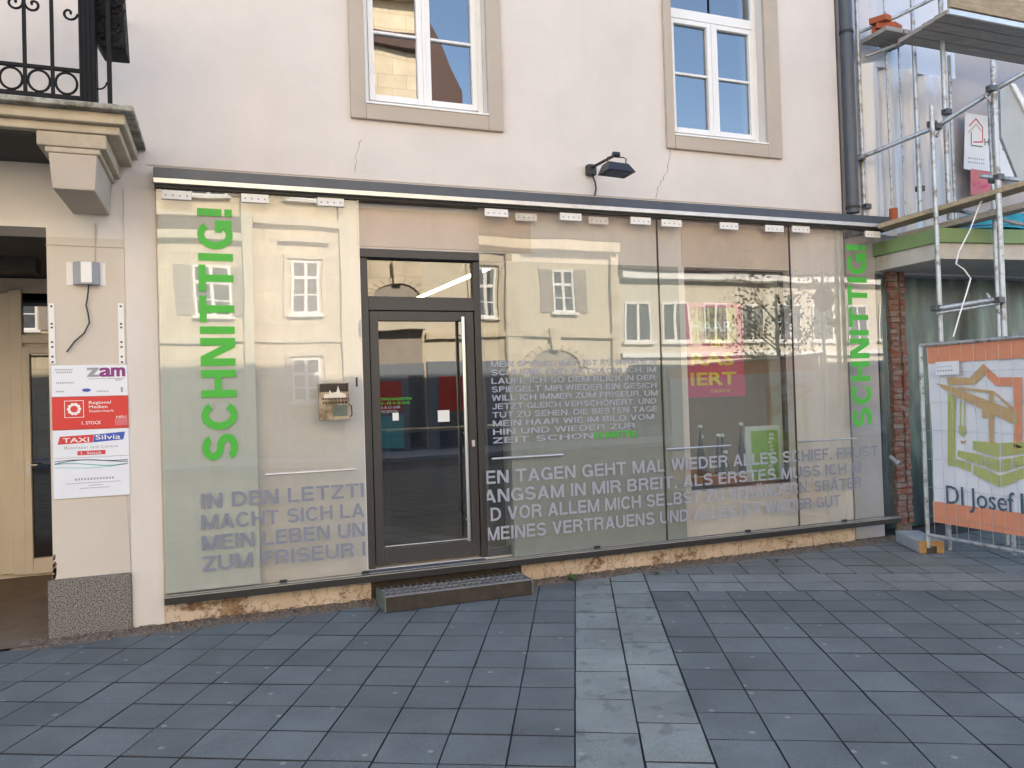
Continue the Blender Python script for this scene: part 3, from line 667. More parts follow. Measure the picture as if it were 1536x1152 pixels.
# --- glass screen hung in front of the wall
ZG0, ZG1 = .262, 3.435
PX = [(-.478, 1.085), (2.155, 3.998), (4.004, 5.597), (5.603, 6.868)]
panes = []
for i, (a, b) in enumerate(PX):
    t_ = random.Random(i).uniform(-.004, .004)
    g = G(); g.box(a, b, 0, .010, ZG0, ZG1); g.bm.normal_update(); p_ = g.build('glass_pane', M['glass'], house)
    p_.data.materials.append(glassmat('pane_back_%d' % i, 0.0, (1, 1, 1))) if i == 0 else p_.data.materials.append(panes[0].data.materials[1])
    for f in p_.data.polygons: f.material_index = 0 if f.normal.y < -.5 else 1
    panes.append(p_)
for x in (4.001, 5.600): bx('joint_seal', M['stepdark'], house, x - .006, x + .006, -.004, .013, ZG0, ZG1)
g = G(); g.box(PX[0][1], PX[0][1] + .004, 0, .010, ZG0, ZG1); g.build('pane_edge', M['white2'], house)
# bottom rail, threshold ledge, top flashing
g = G(); g.box(-.485, 6.96, -.035, .094, .188, .25); g.build('base_rail', M['dark'], house, .003)
g = G(); g.box(-.487, 6.962, -.04, -.0355, .243, .258); g.box(-.487, 6.962, -.04, .0, .2505, .2582); g.build('rail_edge', M['alu'], house)
g = G(); g.box(1.09, 2.15, 0.0005, .104, .2505, .262)
for k in range(34): g.obox((1.12 + k * .031, .05, .2635), (.011, .02, 0), (-.002, .004, 0), (0, 0, .0015))
g.build('threshold', mat('worn_tread_plate', (.13, .135, .145), .5, .3, var=.3, scale=25), house)
g = G(); g.prism([(-.49, .099, 3.60), (-.49, -.055, 3.575), (-.49, -.06, 3.492), (-.49, .099, 3.492)], (7.44, 0, 0)); g.build('flashing', M['flash'], house, .003)
g = G(); g.box(-.492, 6.96, -.066, .02, 3.451, 3.491); g.build('top_profile', M['alu'], house, .003)
g = G(); g.box(-.488, 6.95, -.03, .09, 3.425, 3.4505); g.build('shadow_gap', M['dark'], house)  # black bar drawn in as the shade under the top profile
for (x0, y0, x1, y1, yy) in [(242, 288, 287, 300, -.012), (362, 293, 403, 305, -.012), (476, 298, 516, 311, -.012), (727, 314, 762, 327, -.012), (773, 322, 805, 332, .03), (840, 320, 872, 333, -.012), (883, 327, 912, 337, .03), (946, 326, 976, 339, -.012), (992, 330, 1022, 342, -.012), (1080, 334, 1107, 346, -.012), (1148, 338, 1175, 350, -.012), (1188, 339, 1214, 351, -.012), (1298, 347, 1320, 358, -.012)]:
    a_, b_ = aty(x0, (y0 + y1) / 2, yy), aty(x1, (y0 + y1) / 2, yy); zc = (a_.z + b_.z) / 2
    g = G(); g.box(a_.x, b_.x, yy - .008, yy + (.011 if yy < 0 else .006), zc - .028, zc + .042)
    cl = g.build('pane_clamp', M['white2'], house, .003)
    g = G()
    for k in range(4):
        xk = a_.x + (b_.x - a_.x) * (k + .6) / 4.2; g.box(xk - .006, xk + .006, yy - .0105, yy - .008, zc - .004, zc + .008)
    g.build('screw', M['greyprint'], cl)
for (x, y) in [(425, 872), (548, 854), (896, 818.5), (1122, 797.5), (1267, 781.4)]:
    q = aty(x, y, -.01); g = G(); g.box(q.x - .03, q.x + .03, -.018, -.0005, ZG0 - .003, ZG0 + .022); g.build('foot_clip', M['dark'], house, .003)
for (a_, b_) in [((398, 713), (533, 703)), ((738, 687), (845, 683)), ((1000, 674), (1096, 668)), ((1197, 662), (1285, 658))]:
    p0, p1 = aty(*a_, -.03), aty(*b_, -.03); zz = (p0.z + p1.z) / 2
    g = G(); g.tube([(p0.x, -.03, zz), (p1.x, -.03, zz)], .009, 10)
    for x in (p0.x + .06, p1.x - .06): g.tube([(x, -.03, zz), (x, -.0005, zz)], .006, 6)
    g.build('pull_rod', M['steel'], house, smooth=True)

# lettering on the panes
YV = -.0018
X, Z = (1, 0, 0), (0, 0, 1)
for pane, x0, x1, z0, z1 in ((panes[0], -.185, .075, 1.275, 3.285), (panes[3], 6.362, 6.632, 1.265, 3.255)):
    block_text('green_lettering', 'SCHNITTIG!', (x1, YV, z0), (0, 0, 1), (-1, 0, 0), z1 - z0, x1 - x0, M['green'], pane, grotesque(.2))
rows = [('IN DEN LETZTI', .905), ('MACHT SICH LA', .738), ('MEIN LEBEN UN', .575), ('ZUM FRISEUR I', .412)]
for body, z in rows:
    block_text('grey_lettering', body, (-.207, YV, z), X, Z, 1.275, .118, M['vinyldark'], panes[0])
rows = [('EN TAGEN GEHT MAL WIEDER ALLES SCHIEF. FRUST', .937, 2.155, 6.70), ('ANGSAM IN MIR BREIT. ALS ERSTES MUSS ICH M', .768, 2.13, 6.45), ('D VOR ALLEM MICH SELBST ZU VERÄNDERN. SPÄTER', .605, 2.19, 6.45), ('MEINES VERTRAUENS UND ALLES IST WIEDER GUT', .432, 2.15, 6.15)]
for body, z, x0, x1 in rows:
    for k, (pa, pb) in enumerate(PX[1:]):
        if x1 < pa: continue
        block_text('grey_lettering', body, (x0, YV, z), X, Z, x1 - x0, .118, M['vinyldark' if k == 2 else 'vinyl'], panes[k + 1], None, pa - x0 + .006, pb - x0 - .006)
small = ['MEIN SPIEGEL RÄT. IST ES WIRKLICH', 'SCHLIMM. UND TATSÄCHLICH. IM', 'LAUFE ICH SO DEM BLICK IN DER', 'SPIEGELT MIR WIEDER EIN GESICH', 'WILL ICH IMMER ZUM FRISEUR. UM', 'JETZT GLEICH VERSCHÖNERT. UND', 'TUT ZU SEHEN. DIE BESTEN TAGE', 'MEIN HAAR WIE IM BILD VOM', 'HIN UND WIEDER ZUR', 'ZEIT SCHON']
for k, body in enumerate(small):
    z = 1.985 - k * .0765
    block_text('small_lettering', body, (2.236, YV, z), X, Z, (1.70, 1.70, 1.69, 1.70, 1.71, 1.69, 1.70, 1.66, 1.45, 1.0)[k], .052, M['vinyl'], panes[1])
a_ = aty(893, 657); block_text('green_lettering', 'SCHNITTIG', (3.24, YV, 1.29), X, Z, .46, .06, M['green'], panes[1], grotesque(.22))

# --- balcony at upper left (part of the house)
BX, BF = -.55, -.79
L = -4.6
def tier(name, x1, yf, z0, z1, x0=L, m_='stone', bev=.01):
    return bx(name, M[m_], house, x0, x1, yf, .0985, z0, z1, bevel=bev)
tier('balcony_slab', BX, BF, 3.735, 3.775, m_='slabtop')
tier('balcony_slab', BX - .06, BF + .07, 3.66, 3.734)
tier('balcony_slab', BX - .10, BF + .12, 3.60, 3.659)
tier('corbel', -.735, -.655, 3.50, 3.599, -1.155)
tier('corbel', -.775, -.645, 3.46, 3.499, -1.11)
g = G(); g.prism([(-1.07, -.63, 3.215), (-.815, -.63, 3.215), (-.795, -.638, 3.459), (-1.09, -.638, 3.459)], (0, .7285, 0)); g.build('corbel', M['tan'], house, .008)
bx('soffit_shade', M['softdark'], house, L, -1.16, -.60, .0985, 3.585, 3.5995)  # dark panel standing in for the deep shade beneath the slab
rail = thing('balcony_railing', 'black wrought iron balcony railing with ring frieze and scrolls', 'railing', (-1.3, -.71, 3.775))
ry = -.71
g = G(); g.box(L, -.86, ry - .012, ry + .012, 3.80, 3.83); g.box(L, -.86, ry - .012, ry + .012, 3.99, 4.015); g.box(L, -.86, ry - .015, ry + .015, 4.72, 4.75); g.build('rail', M['iron'], rail, .003)
k = 0; x = -1.04
while x > L:
    g = G(); g.box(x - .0105, x + .0105, ry - .0105, ry + .0105, 3.83, 4.72); g.build('baluster', M['iron'], rail); 
    g = G(); cx0 = x + .08
    g.tube([(cx0 + .064 * math.cos(t * math.pi / 10), ry, 3.91 + .072 * math.sin(t * math.pi / 10)) for t in range(21)], .0085, 6, cap=False); g.build('ring', M['iron'], rail)
    if k % 2 == 1 or k == 0:
        for s_ in ((-1, 1) if k else ()):
            g = G(); g.tube([(x + s_ * (.055 - (.05 - .0028 * t) * math.cos(t * .42)), ry, 4.42 - (.052 - .0028 * t) * math.sin(t * .42)) for t in range(17)], .0085, 6); g.build('scroll', M['iron'], rail)
    k += 1; x -= .16
g = G(); g.tube([(-.88 - (.055 - (.05 - .0028 * t) * math.cos(t * .42)), ry, 4.39 - (.052 - .0028 * t) * math.sin(t * .42)) for t in range(17)], .0085, 6); g.build('scroll', M['iron'], rail)
g = G(); g.box(-.875, -.775, ry - .05, ry + .05, 3.776, 4.9)
for xx in (-.865, -.838, -.81, -.785): g.tube([(xx, ry - .052, 3.78), (xx, ry - .052, 4.85)], .007, 6)
g.build('corner_post', M['iron'], rail, .006)
sx_ = -.70
g = G(); g.box(sx_ - .014, sx_ + .014, ry - .01, ry + .016, 3.776, 4.8); g.box(sx_ - .01, sx_ + .01, ry + .1, .09, 3.80, 3.825); g.box(sx_ - .01, sx_ + .01, ry + .1, .09, 4.72, 4.75); g.build('side_rail', M['iron'], rail)
g = G(); g.tube([(-.765 + .05 * math.cos(math.pi + t * .3), ry - .01, 3.95 + .06 * math.sin(math.pi + t * .3)) for t in range(11)], .006, 6); g.build('scroll', M['iron'], rail)
pb = thing('flower_box', 'black flower box hung on the side of the balcony railing', 'flower box', (-.66, -.6, 4.1))
ys_ = -.66
q = [aty(133, -40, ys_), aty(133, 40, ys_), aty(150, 70, ys_), aty(189, 74, ys_), aty(181, -40, ys_)]
g = G(); g.prism(q, (0, .25, 0)); g.build('trough', M['iron'], pb, .01)
g = G(); rr = random.Random(2)
for i in range(160):
    c0 = Vector((rr.uniform(q[1].x, q[3].x - .01), ys_ - .008 - rr.random() * .012, rr.uniform(q[3].z, q[0].z))); s = .02
    g.quad(c0, c0 + Vector((s, rr.uniform(-.01, .01), .3 * s)), c0 + Vector((s * .6, rr.uniform(-.01, .01), -s)), c0 + Vector((-.2 * s, 0, -s)))
g.build('dry_foliage', M['iron'], pb, fixn=False)
bx('balcony_step', M['tan'], house, -1.16, -.88, .04, .0985, 3.776, 3.93, bevel=.005)

# --- downpipe
dp = thing('downpipe', 'dark grey rain downpipe at the right corner of the cream house', 'downpipe', (6.5, .0, 3.6))
g = G(); g.tube([(6.51, .03, 3.615), (6.51, .03, 12.9)], .068, 16); g.build('pipe', M['flash'], dp, smooth=True)
for z in (3.66, 5.6, 7.5, 10): g = G(); g.tube([(6.51, .03, z), (6.51, .03, z + .03)], .074, 16); g.build('pipe_clip', M['dark'], dp)

# --- lamp over the shop
lb = aty(884, 257, .1); tip = aty(924, 232, -.38); hd = aty(925, 251, -.38)
lamp = thing('flood_lamp', 'black flood lamp on a slanted arm on the cream wall', 'wall lamp', lb)
g = G(); g.box(lb.x - .045, lb.x + .045, .03, .0985, lb.z - .05, lb.z + .05); g.build('wall_box', M['lamp'], lamp, .006)
g = G(); g.tube([(lb.x, .04, lb.z + .02), tip], .014, 10); g.tube([tip + Vector((-.03, 0, 0)), tip + Vector((.03, 0, 0))], .026, 10); g.build('arm', M['lamp'], lamp)
g = G(); t0 = tip
g.tube([hd + Vector((-.085, 0, .0)), hd + Vector((-.09, 0, .085)), tip + Vector((0, 0, -.02)) + Vector((-.05, 0, 0)), tip + Vector((.075, 0, -.02)), hd + Vector((.10, 0, .085)), hd + Vector((.09, 0, .0))], .006, 6); g.build('yoke', M['lamp'], lamp)
g = G(); hb = hd + Vector((0, 0, -.005))
A = [hb + Vector(v) for v in ((-.105, -.05, .04), (.095, -.05, .03), (.095, .08, .03), (-.105, .08, .04))]
B = [hb + Vector(v) for v in ((-.135, -.10, -.045), (.14, -.10, -.055), (.14, .12, -.055), (-.135, .12, -.045))]
g.poly(A); g.poly(B[::-1])
for i in range(4): g.quad(A[i], B[i], B[(i + 1) % 4], A[(i + 1) % 4])
g.build('lamp_head', M['lamp'], lamp, .006)
g = G(); z_ = hb; g.quad(z_ + Vector((-.11, -.08, -.0475)), z_ + Vector((.115, -.08, -.0565)), z_ + Vector((.115, .1, -.0565)), z_ + Vector((-.11, .1, -.0475))); g.build('lens', M['bldglass'], lamp)
g = G(); g.tube([aty(x, y, .075) for x, y in ((889, 264), (893, 274), (894, 284), (892, 293))], .008, 6); g.build('cable', M['lamp'], lamp)

# --- things fixed on the left pier
jb = thing('junction_box', 'grey and white bell box with a loose cable dangling below it', 'junction box', aty(128, 411, .1))
a, b = aty(100, 428, .09), aty(158, 393, .09); zc0, zc1 = aty(128, 428, .09).z, aty(128, 394, .09).z
bx('back_plate', M['white2'], jb, a.x, b.x, .088, .0985, zc0, zc1, bevel=.002)
x0, x1, x2, x3 = aty(109, 411, .08).x, aty(115, 411, .03).x, aty(138, 411, .03).x, aty(150, 411, .08).x
g = G(); g.prism([(x0, .0875, zc0 - .0), (x0 + .01, .05, zc0), (x1 + .03, .02, zc0), (x2, .02, zc0), (x3, .06, zc0), (x3, .0875, zc0)], (0, 0, zc1 - zc0)); g.build('housing', M['greyprint'], jb, .004)
bx('front_plate', M['white2'], jb, x1 + .03, x2, .015, .0195, zc0 + .012, zc1 - .004)
g = G(); g.tube([aty(x, y, .02 + .05 * min(1, k / 3)) for k, (x, y) in enumerate(((125, 410), (130, 418), (133, 430), (131, 448), (129, 458), (132, 470), (134, 484), (126, 500), (112, 512), (100, 528)))], .006, 6); g.build('loose_cable', M['blackprint'], jb)
g = G(); g.tube([aty(x, y, .092) for x, y in ((143, 335), (143, 395))], .006, 6); g.build('feed_cable', M['tan'], jb)
for k, (px, lab) in enumerate(((78, 'left white perforated bracket strip above the stack of signs'), (182, 'right white perforated bracket strip above the stack of signs'))):
    br = thing('bracket_strip', lab, 'bracket', aty(px, 548, .09), 'bracket strips above the signs')
    a, b = aty(px - 4.5, 500, .09), aty(px + 4.5, 500, .09); z0, z1 = aty(px, 546, .09).z, aty(px, 455, .09).z
    bx('strip', M['white2'], br, a.x, b.x, .086, .0985, z0, z1, bevel=.002)
    g = G()
    for f in (.03, .12, .28, .36, .6, .66, .95):
        zz = z0 + (z1 - z0) * f; xm = (a.x + b.x) / 2; g.box(xm - .007, xm + .007, .084, .0859, zz - .007, zz + .007)
    g.build('screw', M['blackprint'], br)
# the four sign plates
SY = .082
sx0, sx1 = -1.232, -.716
def plate(name, lab, z0, z1, m_, dy=0):
    t_ = thing(name, lab, 'sign', (-.97, SY, z0), 'company signs stacked on the left pier')
    bx('plate', m_, t_, sx0, sx1, SY + dy, .098, z0, z1, bevel=.002); return t_
def pt(t_, body, x, z, w_, h, m_, bold=.01, dy=0, name='lettering'): return text(name, body, (x, SY - .001 + dy, z), X, Z, w_, h, M[m_], t_, bold)
def bar(t_, x0, x1, z0, z1, m_, dy=0, name='print'):
    g = G(); g.quad((x0, SY - .0008 + dy, z0), (x1, SY - .0008 + dy, z0), (x1, SY - .0008 + dy, z1), (x0, SY - .0008 + dy, z1)); return g.build(name, M[m_], t_)
s1 = plate('name_sign', 'white sign plate with large grey and purple zam letters', 1.815, 2.052, M['signwhite'])
pt(s1, 'z', -.99, 1.965, .075, .065, 'greyprint', .05); pt(s1, 'a', -.905, 1.965, .075, .065, 'purple', .05); pt(s1, 'm', -.825, 1.965, .088, .065, 'purple', .05)
bar(s1, -.985, -.74, 1.945, 1.949, 'greyprint'); 
for k, (x0, w_, z) in enumerate(((-1.205, .12, 2.015), (-1.20, .11, 1.995), (-1.20, .12, 1.915), (-1.205, .07, 1.85), (-.80, .05, 1.93), (-.93, .09, 1.845))):
    g = G()
    for j in range(int(w_ / .012)): g.quad((x0 + j * .012, SY - .0008, z), (x0 + j * .012 + .007, SY - .0008, z), (x0 + j * .012 + .007, SY - .0008, z + .011), (x0 + j * .012, SY - .0008, z + .011))
    g.build('small_print', M['greyprint'], s1)
g = G(); g.poly([(-1.0 + .03 * math.cos(t * .393), SY - .0008, 1.862 + .013 * math.sin(t * .393)) for t in range(16)]); g.build('oval_logo', M['blueprint'], s1); bar(s1, -.765, -.75, 1.84, 1.88, 'greyprint')
s2 = plate('museum_sign', 'red sign plate with a white ring emblem in a square', 1.565, 1.812, M['red'], -.004)
D2 = -.004
g = G(); c0 = Vector((-1.085, SY - .001 + D2, 1.72))
for t in range(10):
    an = t * math.tau / 10; c1 = c0 + Vector((.036 * math.cos(an), 0, .036 * math.sin(an))); g.poly([c1 + Vector((.0125 * math.cos(s * .785), 0, .0125 * math.sin(s * .785))) for s in range(8)])
g.build('ring_emblem', M['white'], s2)
g = G()
for (a, b, c, d) in ((-.065, .065, -.065, -.061), (-.065, .065, .061, .065), (-.065, -.061, -.061, .061), (.061, .065, -.061, .061)):
    g.quad(c0 + Vector((a, 0, c)), c0 + Vector((b, 0, c)), c0 + Vector((b, 0, d)), c0 + Vector((a, 0, d)))
g.build('emblem_frame', M['white'], s2)
pt(s2, 'Regional', -.985, 1.755, .15, .024, 'white', .01, D2); pt(s2, 'Medien', -.985, 1.722, .125, .024, 'white', .01, D2); pt(s2, 'Steiermark', -.985, 1.692, .17, .02, 'white', .002, D2)
pt(s2, '1. STOCK', -1.035, 1.60, .13, .026, 'white', .01, D2); bar(s2, -.81, -.722, 1.585, 1.64, 'rose', D2); pt(s2, 'NEU', -.80, 1.642, .07, .018, 'white', .01, D2)
s3 = plate('taxi_sign', 'white TAXI sign plate with red and blue slanted bands', 1.352, 1.562, M['signwhite'])
g = G(); g.poly([(-1.20, SY - .0008, 1.455), (-.965, SY - .0008, 1.462), (-.955, SY - .0008, 1.522), (-1.185, SY - .0008, 1.515)]); g.build('red_band', M['redprint'], s3)
g = G(); g.poly([(-.963, SY - .0008, 1.462), (-.755, SY - .0008, 1.475), (-.742, SY - .0008, 1.535), (-.953, SY - .0008, 1.522)]); g.build('blue_band', M['blueprint'], s3)
pt(s3, 'TAXI', -1.165, 1.468, .175, .036, 'white', .02, -.0006); pt(s3, 'Silvia', -.945, 1.482, .17, .038, 'white', .012, -.0006); pt(s3, 'Buschtaxi und Centre', -1.155, 1.418, .36, .022, 'greyprint', 0)
bar(s3, -1.07, -.88, 1.368, 1.40, 'redprint'); pt(s3, '1. Stock', -1.045, 1.374, .14, .02, 'white', .01, -.0006)
s4 = plate('wave_sign', 'white sign plate with teal and black waves, lowest of the stack', 1.047, 1.349, M['signwhite'], -.003)
for (z0, am, ph, m_, th) in ((1.305, .018, 0, 'navy', .007), (1.315, .014, .6, 'blackprint', .005), (1.285, .02, 1.0, 'teal', .007), (1.27, .012, 2.0, 'teal', .004)):
    g = G(); f_ = lambda x: z0 + am * math.sin((x - sx0) * 9 + ph) + .03 * (x - sx0)
    xs_ = [sx0 + .01 + i * (sx1 - sx0 - .02) / 24 for i in range(25)]
    for a, b in zip(xs_, xs_[1:]): g.quad((a, SY - .004, f_(a)), (b, SY - .004, f_(b)), (b, SY - .004, f_(b) + th), (a, SY - .004, f_(a) + th))
    g.build('wave_print', M[m_], s4)
g = G()
for k in range(13): g.quad((-1.09 + k * .021, SY - .0038, 1.178), (-1.09 + k * .021 + .012, SY - .0038, 1.178), (-1.09 + k * .021 + .012, SY - .0038, 1.194), (-1.09 + k * .021, SY - .0038, 1.194))
for (a, b, z) in ((-1.15, -.78, 1.155), (-1.0, -.9, 1.135), (-1.06, -.85, 1.115)): g.quad((a, SY - .0038, z), (b, SY - .0038, z), (b, SY - .0038, z + .004), (a, SY - .0038, z + .004))
g.build('small_print', M['greyprint'], s4)

# --- box with a picture on the left pane
ma, mb = aty(479, 631, -.06), aty(523, 574, -.06)
mbx = thing('notice_box', 'small brown printed box with a wire handle fixed on the left glass pane', 'box', ((ma.x + mb.x) / 2, -.03, ma.z))
bx('body', mat('brown_print', (.42, .32, .20), .5, col2=(.16, .10, .05), thr=(.38, .6), scale=9), mbx, ma.x, mb.x, -.075, -.0005, ma.z, mb.z, bevel=.004)
yb = -.0768; w_ = mb.x - ma.x; h_ = mb.z - ma.z
def mp_(u0, u1, v0, v1, m_, name):
    g = G(); g.quad((ma.x + u0 * w_, yb, ma.z + v0 * h_), (ma.x + u1 * w_, yb, ma.z + v0 * h_), (ma.x + u1 * w_, yb, ma.z + v1 * h_), (ma.x + u0 * w_, yb, ma.z + v1 * h_)); g.build(name, M[m_], mbx)
mp_(.03, .97, .76, .98, 'stepdark', 'dark_band'); mp_(.45, .93, .10, .40, 'stepgreen', 'photo_print'); 
rr = random.Random(4)
for v in (.55, .44):
    g = G(); u = .12
    while u < .86:
        d = rr.uniform(.04, .09); g.quad((ma.x + u * w_, yb, ma.z + v * h_), (ma.x + (u + d) * w_, yb, ma.z + v * h_), (ma.x + (u + d) * w_, yb, ma.z + (v + .06) * h_), (ma.x + u * w_, yb, ma.z + (v + .06) * h_)); u += d + .03
    g.build('worn_print', M['stepdark'], mbx)
g = G(); g.poly([(ma.x + w_ * u, yb - .0002, ma.z + h_ * v) for u, v in ((.15, .60), (.2, .72), (.33, .70), (.35, .82), (.42, .72), (.58, .76), (.63, .93), (.7, .74), (.88, .7), (.9, .6))]); g.build('splash_print', M['alu'], mbx)
g = G(); g.tube([(mb.x - .002, -.05, ma.z + .42 * h_), (mb.x + .02, -.05, ma.z + .36 * h_), (mb.x + .022, -.05, ma.z + .12 * h_), (mb.x - .002, -.05, ma.z + .06 * h_)], .005, 6); g.build('handle', M['iron'], mbx)
q = aty(535, 573, .0); bx('pane_stop', M['stepdark'], house, q.x - .008, q.x + .008, -.006, -.0005, q.z - .04, q.z + .04)

# --- step
st = thing('grating_step', 'low steel grating step in front of the glass door', 'step', (1.8, -.15, 0))
a, b, c, d = Vector((1.165, -.345, 0)), Vector((2.43, -.345, 0)), Vector((2.43, .03, 0)), Vector((1.165, .03, 0)); hz = .125
g = G(); g.box(a.x, b.x, a.y, a.y + .012, .004, hz); g.build('riser', M['stepdark'], st, .002)
g = G(); g.box(a.x - .012, a.x, a.y - .005, d.y, .0, hz + .004); g.build('side_plate', M['stepgreen'], st, .002); g = G(); g.box(b.x, b.x + .012, a.y - .005, d.y, .0, hz + .004); g.build('side_plate', M['stepgreen'], st, .002)
g = G(); n_ = 23
for k in range(n_ + 1):
    x = a.x + .004 + k * (b.x - a.x - .014) / n_; g.box(x, x + .007, a.y + .013, d.y, hz - .03, hz)
for k in range(3): y = a.y + .08 + k * .1; g.box(a.x, b.x, y, y + .006, hz - .02, hz - .0015)
g.box(a.x, b.x, a.y - .006, a.y + .012, hz + .0005, hz + .009); g.build('grating', M['grating'], st)
bx('grating_shade', M['dark'], st, a.x + .002, b.x - .002, a.y + .014, d.y - .002, .003, .03)  # dark plate painted in as the shade below the grating bars
bx('rear_plate', M['stepdark'], st, a.x, b.x, d.y + .001, d.y + .01, 0, hz)

# --- weeds
def weed(px, py, lab, s, seed):
    q = atz(px, py, .0); q.y = min(q.y, .06); t_ = thing('weed', lab, 'plant', q, 'weeds along the wall'); rr = random.Random(seed); g = G()
    for i in range(34):
        an = rr.random() * math.tau; ln = s * rr.uniform(.5, 1.2); d_ = Vector((math.cos(an), math.sin(an), 0)); sd_ = Vector((-d_.y, d_.x, 0)) * s * .12
        p1 = q + d_ * ln * .5 + Vector((0, 0, ln * rr.uniform(.4, .9))); p2 = q + d_ * ln + Vector((0, 0, ln * rr.uniform(.1, .6)))
        g.quad(q, p1 - sd_, p2, p1 + sd_)
    g.build('foliage', M['leaf'], t_, fixn=False)
weed(858, 872, 'largest green weed by the right end of the grating step', .07, 1)
weed(985, 862, 'small weed growing in the light band joint under the glass', .04, 2)
weed(1165, 843, 'tiny weed under the last glass pane near the fence', .035, 3)
weed(268, 925, 'tiny weed below the left end of the glass screen', .03, 4)

# --- interior, seen through the clear shop window
sw = G(); sw.box(SX0, SX0 + .03, .2, .26, SZ0, SZ1); sw.box(SX1 - .03, SX1, .2, .26, SZ0, SZ1); sw.box(SX0 + .03, SX1 - .03, .2, .26, SZ0, SZ0 + .03); sw.box(SX0 + .03, SX1 - .03, .2, .26, SZ1 - .03, SZ1)
sw_ = sw.build('shop_window', M['anth'], house, .003)
g = G(); g.quad((SX0 + .03, .23, SZ0 + .03), (SX1 - .03, .23, SZ0 + .03), (SX1 - .03, .23, SZ1 - .03), (SX0 + .03, .23, SZ1 - .03)); g.build('pane', M['inglass'], sw_)
bx('window_board', M['white'], house, SX0 - .1, SX1 + .1, WB + .003, WB + .42, SZ0 - .04, SZ0 - .0, bevel=.004)
YP = .285
a, b = aty(1029, 597, YP), aty(1113, 455, YP)
po = thing('shop_poster', 'pink poster with yellow RASIERT lettering hanging in the shop window', 'poster', ((a.x + b.x) / 2, YP, a.z))
bx('sheet', M['pink'], po, a.x, b.x, YP, YP + .006, a.z, b.z)
q = aty(1037, 578, YP); q2 = aty(1104, 578, YP); text('lettering', 'IERT', (q.x, YP - .002, q.z), X, Z, q2.x - q.x, .135, M['yellow'], po, .05)
q = aty(1037, 548, YP); text('lettering', 'RAS', (q.x, YP - .002, q.z), X, Z, (q2.x - q.x) * .95, .135, M['yellow'], po, .05)
q = aty(1037, 497, YP); text('lettering', 'HAAR', (q.x, YP - .003, q.z), X, Z, (q2.x - q.x) * .95, .11, M['white2'], po, .04)
q = aty(1066, 520, YP); text('lettering', 'EIN', (q.x, YP - .003, q.z), X, Z, (q2.x - q.x) * .6, .10, M['yellow'], po, .04)
q = aty(1066, 589, YP); text('lettering', 'GRATIS', (q.x, YP - .002, q.z), X, Z, .24, .035, M['yellow'], po, .01)
a, b = aty(1037, 515, YP), aty(1104, 462, YP); g = G(); g.quad((a.x, YP - .002, a.z), (b.x, YP - .002, a.z), (b.x, YP - .002, b.z), (a.x, YP - .002, b.z)); g.build('photo_print', mat('poster_photo', (.45, .35, .05), .5, col2=(.2, .03, .1), thr=(.4, .55), scale=6), po)
YC = .33
a, b = aty(1120, 715, YC), aty(1178, 637, YC)
ca = thing('framed_picture', 'green picture in a white frame standing at the shop window', 'picture frame', ((a.x + b.x) / 2, YC, SZ0))
bx('frame', M['white2'], ca, a.x, b.x, YC, YC + .02, SZ0 + .001, b.z, bevel=.003)
wd, hh = b.x - a.x, b.z - SZ0
g = G(); g.quad((a.x + .14 * wd, YC - .002, SZ0 + .06 * hh), (a.x + .8 * wd, YC - .002, SZ0 + .06 * hh), (a.x + .8 * wd, YC - .002, SZ0 + .92 * hh), (a.x + .14 * wd, YC - .002, SZ0 + .92 * hh)); g.build('print', M['lime'], ca)
rr = random.Random(9); g = G()
for k in range(11):
    z = SZ0 + hh * (.12 + .07 * k); x = a.x + wd * (.56 + rr.uniform(-.02, .04)); g.quad((x, YC - .004, z), (x + wd * rr.uniform(.06, .14), YC - .004, z), (x + wd * .1, YC - .004, z + hh * .05), (x, YC - .004, z + hh * .05))
    g.quad((a.x + .84 * wd, YC - .002, z), (a.x + .92 * wd, YC - .002, z), (a.x + .92 * wd, YC - .002, z + hh * .03), (a.x + .84 * wd, YC - .002, z + hh * .03))
g.build('worn_print', M['cap'], ca)
for k, (px, py, hgt, lab) in enumerate(((1050, 640, .40, 'tall dark bottle with white knob beside the window edge'), (1052, 655, .34, 'second dark bottle with white knob, half hidden by the first'), (1077, 653, .33, 'left of the two dark bottles standing close together'), (1083, 653, .32, 'right of the two dark bottles standing close together'), (1088, 678, .24, 'shortest dark bottle with white knob in the window'), (1111, 636, .42, 'tall dark bottle with white knob beside the green picture'), (1116, 668, .28, 'short dark bottle in front of the green picture'))):
    yy = .32 + .035 * (k % 4); q = aty(px, py, yy); hgt = q.z - SZ0
    bo = thing('bottle', lab, 'bottle', (q.x, yy, SZ0), 'bottles on the window board')
    G().lathe((q.x, yy, SZ0 + .001), [(.04, 0), (.043, .02), (.042, hgt * .5), (.015, hgt * .8), (.012, hgt - .025)], 14).build('body', M['bottle'], bo, smooth=True)
    G().lathe((q.x, yy, SZ0 + hgt - .024), [(.006, 0), (.018, .004), (.026, .016), (.026, .026), (.018, .038), (.006, .042)], 14).build('knob', M['cap'], bo, smooth=True)
for k, (p0, p1, m_, lab) in enumerate(((1040, 1056, 'rust', 'ochre carton at the left of the window board'), (1058, 1082, 'salmon', 'salmon carton between the two other cartons'), (1086, 1116, 'salmon', 'wide salmon carton beside the green picture'))):
    yy = .31; a, b = aty(p0, 720, yy), aty(p1, 705, yy)
    t_ = thing('carton', lab, 'carton', ((a.x + b.x) / 2, yy, SZ0), 'cartons on the window board'); bx('box', M[m_], t_, a.x, b.x, yy - .03, yy + .04, SZ0 + .0005, SZ0 + .115, bevel=.003)
    bx('lid', M['white2'], t_, a.x - .002, b.x + .002, yy - .032, yy + .042, SZ0 + .1155, SZ0 + .125)
